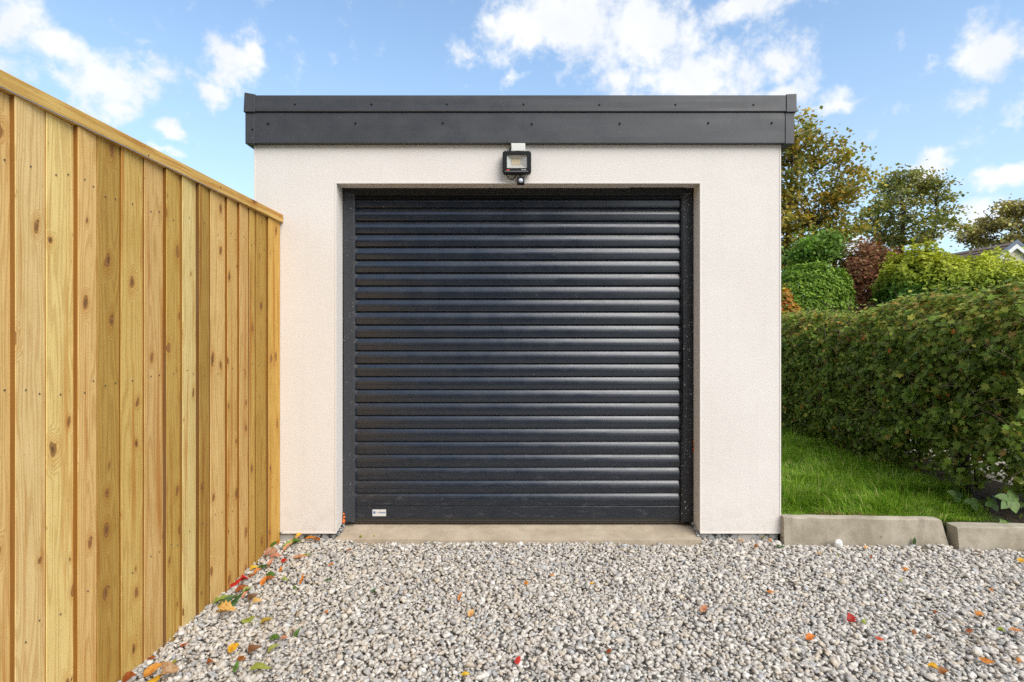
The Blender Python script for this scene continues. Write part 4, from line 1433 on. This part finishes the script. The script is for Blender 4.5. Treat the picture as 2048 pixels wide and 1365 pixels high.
def tree(name, px, py_top, y, half_px, label, cols, seed, leaf=0.13, nleaf=9000, trunk_px=None, bottom_py=None, bark=(0.085, 0.065, 0.045), spread=1.0, tr=0.16, clump=0.42, nclump=None, group=None, py_c=None):
    """limbs grown towards points in the crown, leaf clumps at the ends, gaps between them"""
    r = np.random.default_rng(seed)
    s = F / y
    cx = (px - 1031) / s
    z_base = GZ - 0.16
    H = EYE + (670 - py_top) / s - z_base
    zb = (EYE + (670 - (bottom_py or 560)) / s) - z_base
    rx = half_px / s
    tx = ((trunk_px if trunk_px is not None else px) - 1031) / s
    root = empty(name, (tx, y, z_base))
    tag(root, label, 'tree', group)
    ccx = cx - tx
    cz, rz = (H + zb) / 2, (H - zb) / 2
    nclump = nclump or 130
    ends = []
    while len(ends) < nclump:
        d = r.normal(size=3); d /= np.linalg.norm(d)
        rr = r.uniform(0.35, 1.0) ** 0.6
        wob = 1 + 0.22 * mnoise.noise(Vector((d[0] * 1.7 + seed, d[1] * 1.7, d[2] * 1.7)))
        taper = 1.0 - 0.30 * max(0, d[2]) * rr
        p = Vector((ccx + d[0] * rx * rr * wob * taper, d[1] * rx * rr * wob * taper, cz + d[2] * rz * rr * wob))
        ends.append(p)
    limbs = []
    top = Vector((ccx * 0.8, 0, H * 0.86))
    tp = [Vector((0, 0, 0)), Vector((0.04, 0.02, zb * 0.6)), Vector((ccx * 0.3, 0.05, zb + 0.25 * (H - zb))), Vector((ccx * 0.6, 0, zb + 0.6 * (H - zb))), top]
    limbs.append((tp, [tr, tr * 0.82, tr * 0.55, tr * 0.3, tr * 0.08]))

    def on_trunk(t):
        t = min(max(t, 0), 0.999) * 4
        i = int(t); f = t - i
        return tp[i] * (1 - f) + tp[i + 1] * f

    mains = []
    for q in range(11):
        t = 0.25 + 0.055 * q + r.uniform(-.02, .02)
        a = q * 2.4 + r.uniform(-.4, .4)
        b0 = on_trunk(t)
        L = rx * 0.62 * (1.05 - 0.5 * (t - 0.25))
        e = b0 + Vector((math.cos(a) * L, math.sin(a) * L, L * r.uniform(0.55, 1.1)))
        midp = (b0 + e) / 2 + Vector((math.cos(a) * L * .1, math.sin(a) * L * .1, -0.08 * L))
        limbs.append(([b0, midp, e], [tr * 0.42 * (1.15 - t), tr * 0.28 * (1.15 - t), tr * 0.10]))
        mains += [midp, e, (b0 + midp) / 2, (midp + e) / 2]
    mains += [on_trunk(t) for t in (0.5, 0.6, 0.7, 0.8, 0.9, 0.99)]
    for p in ends:
        best = min(mains, key=lambda q: (q - p).length + (0.6 if q.z > p.z else 0))
        mp = (best + p) / 2 + Vector((0, 0, 0.10 * (p - best).length))
        limbs.append(([best, mp, p], [0.028, 0.018, 0.006]))
    limbs_mesh('trunk', limbs, bark, root, 5)
    E = np.array([list(p) for p in ends])
    k = r.integers(0, len(E), nleaf)
    csz = r.uniform(0.5, 1.25, len(E)) * clump
    P = E[k] + r.normal(size=(nleaf, 3)) * csz[k][:, None] * np.array([0.62, 0.62, 0.36])
    tone = 1 + r.normal(size=len(E)) * 0.20
    cols = np.array(cols)
    ck = r.integers(0, len(cols), len(E))
    kk = np.where(r.uniform(0, 1, nleaf) < 0.55, ck[k], r.integers(0, len(cols), nleaf))
    col = np.clip(2.0 * cols[kk] * tone[k][:, None] * (1 + r.normal(size=(nleaf, 1)) * 0.22), 0.008, 0.6)
    nrm = np.array([0, -0.25, 0.8]) + r.normal(0, 0.6, (nleaf, 3))
    Rm = frames(nrm, r.uniform(0, 6.283, nleaf))
    scatter('crown', P, Rm, r.uniform(0.6, 1.25, nleaf) * leaf, WIDE_V, WIDE_F, col, M_foliage, root)
    return root


TG = 'trees beyond the hedge'
tree('sycamore', 1590, 228, 22.0, 138, 'tall sycamore turning bronze, rising behind the garage corner',
     [(0.175, 0.135, 0.022), (0.14, 0.130, 0.026), (0.22, 0.135, 0.020), (0.10, 0.105, 0.024)], 41, leaf=0.145, nleaf=18000, trunk_px=1572, bottom_py=560, nclump=190, clump=0.50, tr=0.20, group=TG)
tree('sycamore', 1818, 338, 28.0, 94, 'rounded olive-green sycamore standing above the copper beech',
     [(0.115, 0.125, 0.034), (0.145, 0.150, 0.040), (0.085, 0.095, 0.030), (0.17, 0.14, 0.042)], 42, leaf=0.155, nleaf=8500, trunk_px=1800, bottom_py=515, nclump=130, clump=0.48, tr=0.2, group=TG)
tree('ash_tree', 2030, 402, 42.0, 88, 'spreading brownish tree behind the house roof at the right edge',
     [(0.16, 0.135, 0.048), (0.12, 0.11, 0.042), (0.19, 0.155, 0.055)], 43, leaf=0.22, nleaf=9000, trunk_px=2015, bottom_py=520, nclump=120, clump=0.55, tr=0.22, group=TG)
tree('young_tree', 1632, 462, 18.0, 42, 'small fresh green tree directly above the conifer dome',
     [(0.085, 0.150, 0.026), (0.115, 0.175, 0.032), (0.058, 0.110, 0.020)], 44, leaf=0.11, nleaf=3800, bottom_py=545, nclump=40, clump=0.34, tr=0.07, group=TG)
tree('young_tree', 1735, 498, 30.0, 45, 'thin dark tree filling the gap left of the copper beech',
     [(0.085, 0.075, 0.03), (0.11, 0.08, 0.03)], 45, leaf=0.16, nleaf=1500, bottom_py=560, nclump=40, clump=0.45, tr=0.06, group=TG)

# ------------------------------------------------------------------ house far right
M_cream = m_plain('cream_render', (0.66, 0.59, 0.46), 0.9, var=0.05, scale=3)
M_tile = m_plain('brown_tile', (0.145, 0.098, 0.072), 0.8, var=0.35, scale=9, bmp=0.3, bscale=30)
M_board = m_plain('white_board', (0.74, 0.74, 0.72), 0.5, var=0.03)
M_verge = m_plain('slate_verge', (0.13, 0.16, 0.21), 0.6, var=0.15)
HX, HY = 28.05, 32.0
HZ = GZ - 0.16
house = empty('house', (HX, HY, HZ))
tag(house, 'distant cream bungalow gable with brown tiled roof behind the golden conifer', 'house')
hw, apex, eave, hl = 3.9, 6.43 - HZ, 6.43 - HZ - 3.05, 9.0
bm = bmesh.new()
pr = [(-hw + .3, 0), (hw - .3, 0), (hw - .3, eave + 0.1), (0, apex - 0.22), (-hw + .3, eave + 0.1)]
a = [bm.verts.new((x, 0, z)) for x, z in pr]; b = [bm.verts.new((x, hl, z)) for x, z in pr]
bm.faces.new(a); bm.faces.new(b[::-1])
for i in range(5):
    bm.faces.new((a[i], b[i], b[(i + 1) % 5], a[(i + 1) % 5]))
obj('wall', bm, M_cream, house)
ncourse = 15
slope = Vector((hw, 0, apex - eave)); SL = slope.length
for sx in (-1, 1):
    roof = obj('roof', bx(-0.01, 0.01, 0.3, hl, apex - 0.25, apex - 0.2), M_tile, house)
    for k in range(ncourse):
        t0, t1 = k / ncourse, (k + 1.12) / ncourse
        p0 = Vector((sx * hw * t0, 0, apex - (apex - eave) * t0)); p1 = Vector((sx * hw * t1, 0, apex - (apex - eave) * t1))
        nrm = Vector((sx * (apex - eave), 0, hw)).normalized()
        bm = bmesh.new()
        q = [p0 + nrm * 0.00, p1 + nrm * 0.055, p1 + nrm * 0.005, p0 - nrm * 0.03]
        A = [bm.verts.new((v.x, -0.12, v.z)) for v in q]; B = [bm.verts.new((v.x, hl + .1, v.z)) for v in q]
        bm.faces.new(A); bm.faces.new(B[::-1])
        for i in range(4): bm.faces.new((A[i], B[i], B[(i + 1) % 4], A[(i + 1) % 4]))
        obj('tile_course', bm, M_tile, roof)
    for nm, m_, y0_, th0, th1 in (('bargeboard', M_board, -0.20, -0.30, -0.09), ('verge', M_verge, -0.23, -0.085, 0.075)):
        bm = bmesh.new()
        nrm = Vector((sx * (apex - eave), 0, hw)).normalized()
        p0 = Vector((0, 0, apex)); p1 = Vector((sx * hw, 0, eave))
        q = [Vector((0, 0, apex + th0 * 1.27)), p1 + nrm * th0, p1 + nrm * th1, Vector((0, 0, apex + th1 * 1.27))]
        A = [bm.verts.new((v.x, y0_, v.z)) for v in q]; B = [bm.verts.new((v.x, y0_ + 0.09 if nm == 'verge' else -0.125, v.z)) for v in q]
        bm.faces.new(A); bm.faces.new(B[::-1])
        for i in range(4): bm.faces.new((A[i], B[i], B[(i + 1) % 4], A[(i + 1) % 4]))
        obj(nm, bm, m_, house)

# ------------------------------------------------------------------ white stone by the kerb
bm = bmesh.new()
bmesh.ops.create_icosphere(bm, subdivisions=2, radius=0.034)
for v in bm.verts:
    k = 1 + 0.28 * mnoise.noise(v.co * 30)
    v.co = Vector((v.co.x * 1.15 * k, v.co.y * 0.7 * k, v.co.z * 0.9 * k))
o = obj('white_stone', bm, m_plain('white_quartz', (0.72, 0.70, 0.66), 0.7, var=0.08, scale=40, bmp=0.4))
o.location = on_ground(1677, 1089, -0.03); o.rotation_euler = (0.3, 0.4, 0.8)
tag(o, 'single white stone lying against the taller kerb stone', 'stone')

# ------------------------------------------------------------------ fallen leaves
GR, GN, LIME = (0.085, 0.19, 0.030), (0.050, 0.115, 0.030), (0.30, 0.36, 0.065)
YE, OR, RU = (0.72, 0.42, 0.025), (0.60, 0.20, 0.02), (0.32, 0.105, 0.025)
RD, PK, TN, BR, AP = (0.50, 0.030, 0.020), (0.62, 0.27, 0.15), (0.52, 0.34, 0.19), (0.20, 0.095, 0.040), (0.70, 0.40, 0.14)
LEAVES = [  # px, py, length mm, width mm, heading, tilt, colour, form, label
    (560, 1078, 55, 34, 70, 45, BR, 'c', 'crumpled brown leaf propped upright in the corner of fence and wall'),
    (557, 1087, 26, 18, 20, 20, OR, 'p', 'small orange-red leaf against the last fence board'),
    (543, 1097, 72, 26, 70, 25, GR, 'p', 'bright green leaf leaning on the fence foot near the wall'),
    (541, 1110, 75, 36, 80, 20, TN, 'c', 'large pale tan leaf in the drift at the fence foot'),
    (553, 1116, 80, 16, 85, 12, PK, 'c', 'curled pinkish-brown leaf below the large tan leaf'),
    (568, 1122, 32, 20, 100, 10, RD, 'p', 'bright red leaf tip on the gravel below the leaf drift'),
    (541, 1129, 50, 18, 20, 30, PK, 'p', 'upright pink leaf in the middle of the fence drift'),
    (527, 1133, 60, 24, 95, 10, GN, 'p', 'dark green leaf lying in the fence drift beside the pink one'),
    (509, 1137, 44, 18, 60, 12, YE, 'p', 'yellow leaf tucked under the fence beside the dark green leaf'),
    (515, 1141, 40, 14, 40, 10, OR, 'p', 'narrow orange leaf tucked under the fence drift'),
    (503, 1152, 58, 17, 60, 14, RU, 'p', 'rust-coloured leaf just above the two red leaves'),
    (489, 1158, 40, 18, 65, 14, RD, 'p', 'short red leaf behind the long red one'),
    (471, 1165, 74, 17, 50, 20, RD, 'p', 'long narrow red leaf against the fence foot'),
    (484, 1176, 58, 22, 65, 12, RU, 'p', 'brown-orange leaf in front of the red leaves'),
    (496, 1178, 46, 15, 45, 12, LIME, 'p', 'lime leaf beside the brown-orange leaf'),
    (490, 1186, 34, 16, 20, 10, PK, 'p', 'small salmon leaf under the lime leaf'),
    (445, 1201, 90, 20, 62, 18, LIME, 'p', 'upper pale green leaf of the green fan by the fence'),
    (456, 1204, 96, 20, 48, 20, GN, 'p', 'middle dark green leaf of the green fan by the fence'),
    (468, 1203, 98, 22, 40, 22, GN, 'p', 'lower dark green leaf of the green fan by the fence'),
    (442, 1210, 40, 18, 60, 15, YE, 'p', 'golden leaf between the stalks of the green fan'),
    (454, 1223, 74, 46, 95, 8, AP, 's', 'broad apricot leaf with toothed edge in front of the green fan'),
    (589, 1086, 76, 16, 55, 22, TN, 'p', 'long tan leaf slanting in the drift below the wall'),
    (580, 1092, 80, 15, 55, 14, LIME, 'p', 'narrow yellow-green leaf in the drift below the wall'),
    (577, 1099, 70, 16, 38, 22, PK, 'p', 'long pink leaf slanting below the wall drift'),
    (594, 1091, 52, 22, 60, 16, GR, 'p', 'fresh green leaf at the front of the wall drift'),
    (600, 1079, 44, 24, 30, 30, YE, 's', 'yellow leaf standing in the wall drift'),
    (617, 1075, 50, 16, 60, 20, GN, 'p', 'dark green leaf touching the foot of the wall'),
    (621, 1083, 70, 20, 100, 16, OR, 'c', 'bright orange leaf cluster leaf at the right end of the wall drift'),
    (635, 1087, 50, 18, 115, 14, RU, 'c', 'rusty leaf at the very right end of the wall drift'),
    (601, 1117, 74, 22, 88, 8, PK, 'p', 'salmon pink leaf lying alone right of the red tip'),
    (615, 1111, 50, 12, 95, 8, LIME, 'p', 'thin lime leaf behind the salmon pink leaf'),
    (663, 1131, 44, 14, 50, 20, OR, 'c', 'curled orange leaf on the gravel below the left door guide'),
    (562, 1139, 26, 12, 10, 25, OR, 'p', 'tiny orange leaf right of the dark green drift leaf'),
    (542, 1150, 46, 20, 95, 14, GR, 'p', 'green leaf on top of the orange pair out on the gravel'),
    (527, 1161, 54, 18, 10, 14, OR, 'p', 'orange leaf standing left in the orange pair'),
    (540, 1158, 54, 18, 75, 14, RU, 'p', 'rust leaf lying right in the orange pair'),
    (570, 1159, 34, 14, 95, 8, LIME, 'p', 'small lime leaf right of the orange pair'),
    (604, 1162, 48, 12, 8, 40, OR, 'c', 'narrow orange leaf standing on end among the stones'),
    (656, 1160, 50, 16, 80, 8, GN, 'p', 'lone green leaf on the gravel beneath the sticker'),
    (590, 1174, 24, 12, 95, 8, GR, 'p', 'tiny light green leaf below the upright orange one'),
    (515, 1200, 42, 20, 75, 12, AP, 'p', 'pale orange leaf on the stones right of the green fan'),
    (507, 1193, 46, 20, 45, 20, BR, 'c', 'crinkled brown leaf right of the green fan'),
    (497, 1233, 56, 20, 70, 10, LIME, 'p', 'yellow-green leaf right of the broad apricot leaf'),
    (534, 1238, 54, 18, 75, 12, (0.35, 0.27, 0.04), 'p', 'olive-yellow leaf in the open gravel left of the shutter'),
    (653, 1219, 26, 12, 60, 10, OR, 'p', 'small orange leaf left of centre in front of the shutter'),
    (596, 1263, 58, 18, 20, 35, GR, 'p', 'upright green leaf casting its edge among the stones'),
    (550, 1271, 56, 30, 80, 12, GR, 's', 'broad green leaf with yellow rim left of the upright green leaf'),
    (569, 1269, 38, 22, 80, 12, PK, 'c', 'small brownish-pink leaf touching the broad green leaf'),
    (467, 1293, 58, 44, 60, 14, YE, 's', 'bright yellow leaf alone on the gravel near the fence'),
    (547, 1291, 66, 20, 45, 14, LIME, 'p', 'pale green leaf above the large lime leaf'),
    (510, 1298, 76, 34, 60, 22, BR, 'c', 'dry brown leaf with stalk right of the yellow leaf'),
    (483, 1312, 48, 24, 85, 10, RU, 'c', 'small rust leaf below the yellow leaf'),
    (472, 1331, 52, 20, 15, 30, GR, 'p', 'green leaf standing upright near the bottom edge'),
    (521, 1335, 108, 30, 82, 8, LIME, 'p', 'large lime leaf near the bottom edge'),
    (419, 1323, 36, 22, 80, 12, RU, 'c', 'small brown-orange leaf between fence and yellow leaf'),
    (369, 1286, 46, 14, 65, 10, RU, 'c', 'thin rusty leaf close to the fence foot'),
    (308, 1341, 98, 34, 55, 14, (0.68, 0.31, 0.05), 'p', 'large amber leaf at the bottom left beside the fence'),
    (311, 1356, 86, 24, 60, 10, YE, 'p', 'long yellow leaf below the large amber leaf'),
    (258, 1358, 66, 40, 80, 20, RU, 'c', 'dark rust leaf in the bottom left corner at the fence foot'),
    (340, 1350, 92, 56, 80, 16, TN, 'c', 'broad pale tan leaf at the bottom edge right of the amber leaf'),
    (303, 1314, 46, 16, 75, 10, RU, 'c', 'orange-brown leaf beside the fence above the amber leaf'),
    (349, 1323, 30, 18, 20, 25, (0.30, 0.29, 0.05), 'p', 'small olive leaf above the pale tan leaf'),
    (700, 1103, 38, 20, 80, 12, RU, 'c', 'rust leaf on the gravel below the sticker end of the slab'),
    (722, 1079, 26, 16, 90, 12, LIME, 'p', 'yellow-green leaf at the slab edge below the sticker'),
    (749, 1077, 20, 12, 90, 12, LIME, 'p', 'tiny lime leaf at the slab edge right of the other lime one'),
    (748, 1180, 36, 14, 30, 20, GN, 'p', 'small dark green leaf in front of the shutter, left of centre'),
    (921, 1194, 58, 14, 8, 30, OR, 'c', 'narrow orange leaf in the middle gravel'),
    (943, 1227, 52, 28, 40, 14, AP, 'c', 'pale orange crumpled leaf below the narrow orange one'),
    (1053, 1169, 34, 22, 80, 12, OR, 'p', 'orange leaf on the gravel below the middle of the shutter'),
    (1105, 1150, 30, 18, 80, 12, AP, 'c', 'little tan leaf higher up, right of the middle orange leaf'),
    (1184, 1167, 34, 12, 80, 14, YE, 'p', 'yellow-brown sliver of leaf right of the middle orange leaf'),
    (1408, 1222, 58, 36, 30, 22, (0.62, 0.33, 0.16), 'c', 'peach-coloured folded leaf below the right pier'),
    (1218, 1307, 34, 20, 60, 14, RU, 'c', 'dark rust leaf in the lower middle gravel'),
    (1036, 1322, 40, 24, 30, 18, RD, 's', 'red and green leaf scrap at the lower middle'),
    (931, 1350, 44, 14, 90, 10, YE, 'p', 'thin yellow leaf at the bottom edge left of centre'),
    (1525, 1076, 66, 18, 82, 16, (0.38, 0.30, 0.09), 'p', 'olive leaf lying under the right end of the wall'),
    (1562, 1096, 66, 26, 125, 14, GN, 'p', 'dark green leaf in front of the garage right corner'),
    (1571, 1081, 70, 22, 118, 16, (0.06, 0.085, 0.02), 'p', 'dark olive-green leaf wedged between wall and kerb'),
    (1484, 1084, 54, 16, 125, 12, TN, 'p', 'tan leaf below the middle of the right pier'),
    (1514, 1097, 44, 20, 90, 16, RU, 'c', 'rust leaf between the tan and the green leaf by the corner'),
    (1541, 1083, 24, 18, 50, 20, OR, 'p', 'small orange leaf under the olive leaf'),
    (1763, 1085, 62, 26, 80, 26, (0.55, 0.25, 0.09), 'c', 'orange-brown leaf leaning on the taller kerb stone'),
    (1733, 1098, 30, 22, 80, 20, AP, 'c', 'small peach leaf in front of the leaning kerb leaf'),
    (1829, 1090, 62, 24, 15, 60, GN, 'p', 'green leaf standing upright against the taller kerb stone'),
    (1741, 1114, 36, 16, 15, 20, RU, 'c', 'narrow rust leaf in front of the taller kerb stone'),
    (1676, 1112, 24, 14, 20, 20, (0.22, 0.25, 0.05), 'p', 'little olive leaf below the white stone'),
    (1638, 1108, 30, 22, 60, 14, TN, 'c', 'buff leaf left of the little olive leaf'),
    (1957, 1110, 54, 18, 130, 12, BR, 'p', 'dark brown leaf in front of the lower kerb stone'),
    (2042, 1124, 48, 36, 60, 14, YE, 's', 'yellow leaf at the right edge below the kerb'),
    (1811, 1138, 42, 20, 110, 12, OR, 'c', 'orange leaf on the gravel below the kerb joint'),
    (1802, 1160, 26, 16, 90, 10, LIME, 'p', 'small yellow-green leaf below the kerb joint leaf'),
    (1541, 1182, 44, 14, 110, 12, OR, 'p', 'orange-red sliver below the garage right corner'),
    (1983, 1176, 24, 16, 50, 16, OR, 'p', 'small amber leaf at the right, below the dark brown leaf'),
    (1698, 1235, 52, 46, 30, 22, RD, 's', 'bright red leaf alone on the right gravel'),
    (1728, 1238, 32, 22, 40, 14, LIME, 's', 'yellow leaf scrap next to the bright red leaf'),
    (1621, 1278, 56, 28, 75, 18, OR, 'c', 'curled orange leaf left of and below the bright red one'),
    (1760, 1274, 42, 14, 120, 12, (0.55, 0.11, 0.03), 'p', 'red-orange sliver right of the curled orange leaf'),
    (1960, 1229, 46, 30, 90, 14, OR, 's', 'three-lobed orange leaf on the right gravel'),
    (1869, 1220, 28, 16, 40, 14, RU, 'c', 'small rust leaf left of the three-lobed orange one'),
    (1828, 1258, 30, 20, 20, 20, RU, 'c', 'rust leaf in the right gravel beside darker stones'),
    (1858, 1269, 26, 22, 60, 18, BR, 'c', 'tiny brown leaf right of the rust leaf'),
    (2003, 1259, 42, 18, 110, 12, LIME, 'p', 'mossy green scrap near the right edge'),
    (2032, 1259, 62, 22, 100, 14, (0.50, 0.25, 0.10), 'c', 'pale brown leaf at the right edge beside the mossy scrap'),
    (1939, 1257, 40, 24, 90, 14, RU, 'c', 'crumpled rust leaf left of the mossy scrap'),
    (1974, 1316, 66, 24, 115, 14, OR, 'p', 'long orange leaf at the lower right'),
    (1868, 1336, 54, 22, 115, 14, YE, 'p', 'golden leaf at the bottom right'),
    (1888, 1344, 46, 30, 70, 18, RU, 'c', 'rust leaf touching the golden leaf at the bottom right'),
    (2039, 1318, 26, 22, 80, 14, OR, 's', 'small orange leaf at the lower right edge'),
]


def stone_top(x, y):
    return float(ground_h(np.array([x]), np.array([y]))[0]) + 0.026


for (px, py, L, W, head, tilt, col, form, label) in LEAVES:
    p = on_ground(px, py, -0.036)
    k_ = 1.12 if (px < 650 and py < 1240) else 0.78
    L, W = L / 1000.0 * k_, W / 1000.0 * k_ * 1.22
    if form == 'c':
        bm = leaf_bm(L, W, 0.28, 0.10, 8)
        for v in bm.verts:
            v.co.z += 0.10 * L * mnoise.noise(Vector((v.co.x * 60 + px, v.co.y * 60, 0)))
            v.co.x += 0.10 * L * mnoise.noise(Vector((v.co.y * 50, px, 1)))
    elif form == 's':
        bm = leaf_bm(L, W, 0.12, 0.05, 9, lobes=[0, .55, .95, .7, 1.0, .75, .9, .55, .5, 0])
    else:
        bm = leaf_bm(L, W, 0.13, 0.06, 9)
    curl = random.uniform(-0.9, 1.6)
    for v in bm.verts:                       # every leaf dries differently: ragged rim, twist, curl
        e = mnoise.noise(Vector((v.co.x * 90 + px, v.co.y * 90, py)))
        v.co.x *= 1 + 0.30 * e
        v.co.z += 0.05 * L * mnoise.noise(Vector((v.co.x * 45, v.co.y * 45 + py, px))) + curl * 2.2 * (v.co.x ** 2) / max(W, 0.01)
    bmesh.ops.translate(bm, verts=list(bm.verts), vec=(0, -L / 2, 0))
    o = obj('fallen_leaf', bm, M_litter, None, smooth=True)
    rnd = random.uniform(-8, 8)
    Rm = Matrix.Rotation(R(random.uniform(14, 34)), 4, 'X') @ Matrix.Rotation(R(-head + rnd), 4, 'Z') @ Matrix.Rotation(R(tilt), 4, 'X') @ Matrix.Rotation(R(random.uniform(-14, 14)), 4, 'Y')
    o.rotation_euler = Rm.to_euler()
    lift = 0.5 * L * math.sin(R(tilt)) + 0.3 * W + 0.006
    o.location = (p.x, p.y, stone_top(p.x, p.y) - 0.010 + lift * 0.7)
    o.color = (*[min(0.85, c * random.uniform(0.9, 1.1)) for c in col], 1)
    tag(o, label, 'leaf', 'fallen leaves on the gravel')
# one bare twig on the right gravel
pts = [on_ground(px, py, -0.028) for px, py in ((1905, 1262), (1950, 1272), (1985, 1292), (2010, 1305), (2046, 1328))]
bm = bmesh.new(); tube(bm, pts, [0.0012, 0.0018, 0.002, 0.0018, 0.0012], 6)
me_c = obj('fallen_twig', bm, m_plain('dry_twig', (0.26, 0.18, 0.10), 0.9, var=0.2))
tag(me_c, 'thin dry twig lying on the gravel at the right', 'twig')

# ------------------------------------------------------------------ unseen house added behind the viewer to darken the shutter's reflections
M_brick = m_plain('dark_roughcast', (0.085, 0.085, 0.090), 0.9, var=0.25, scale=14, bmp=0.4, bscale=40)
M_pane = m_plain('window_pane', (0.02, 0.024, 0.03), 0.08, spec=0.6)
dw = empty('added_dwelling', (-3.0, -5.0, GZ - 0.16))
tag(dw, 'dark grey roughcast house, unseen, added opposite the garage to darken the shutter reflections', 'house')
obj('wall', bx(-6.5, 5.2, -8.0, 0.0, 0, 5.3), M_brick, dw)
bm = bmesh.new()
A = [bm.verts.new(p) for p in ((-6.9, 0.45, 5.2), (-6.9, -8.45, 5.2), (-6.9, -4.0, 8.1))]
B = [bm.verts.new(p) for p in ((5.6, 0.45, 5.2), (5.6, -8.45, 5.2), (5.6, -4.0, 8.1))]
bm.faces.new(A); bm.faces.new(B[::-1])
for i in range(3): bm.faces.new((A[i], B[i], B[(i + 1) % 3], A[(i + 1) % 3]))
obj('roof', bm, M_tile, dw)
obj('gutter', bx(-6.9, 5.6, 0.46, 0.57, 5.1, 5.2), M_fascia, dw)
for x, z, w, h in ((-5.2, 0.9, 1.8, 1.2), (-1.6, 0.9, 1.8, 1.2), (2.6, 0.9, 1.6, 1.2), (-5.2, 3.3, 1.8, 1.2), (-1.6, 3.3, 1.8, 1.2), (2.6, 3.3, 1.6, 1.2)):
    f = obj('window', bx(x, x + w, 0.002, 0.05, z, z + h), M_board, dw)
    obj('pane', bx(x + 0.07, x + w - 0.07, 0.052, 0.056, z + 0.07, z + h - 0.07), M_pane, f)
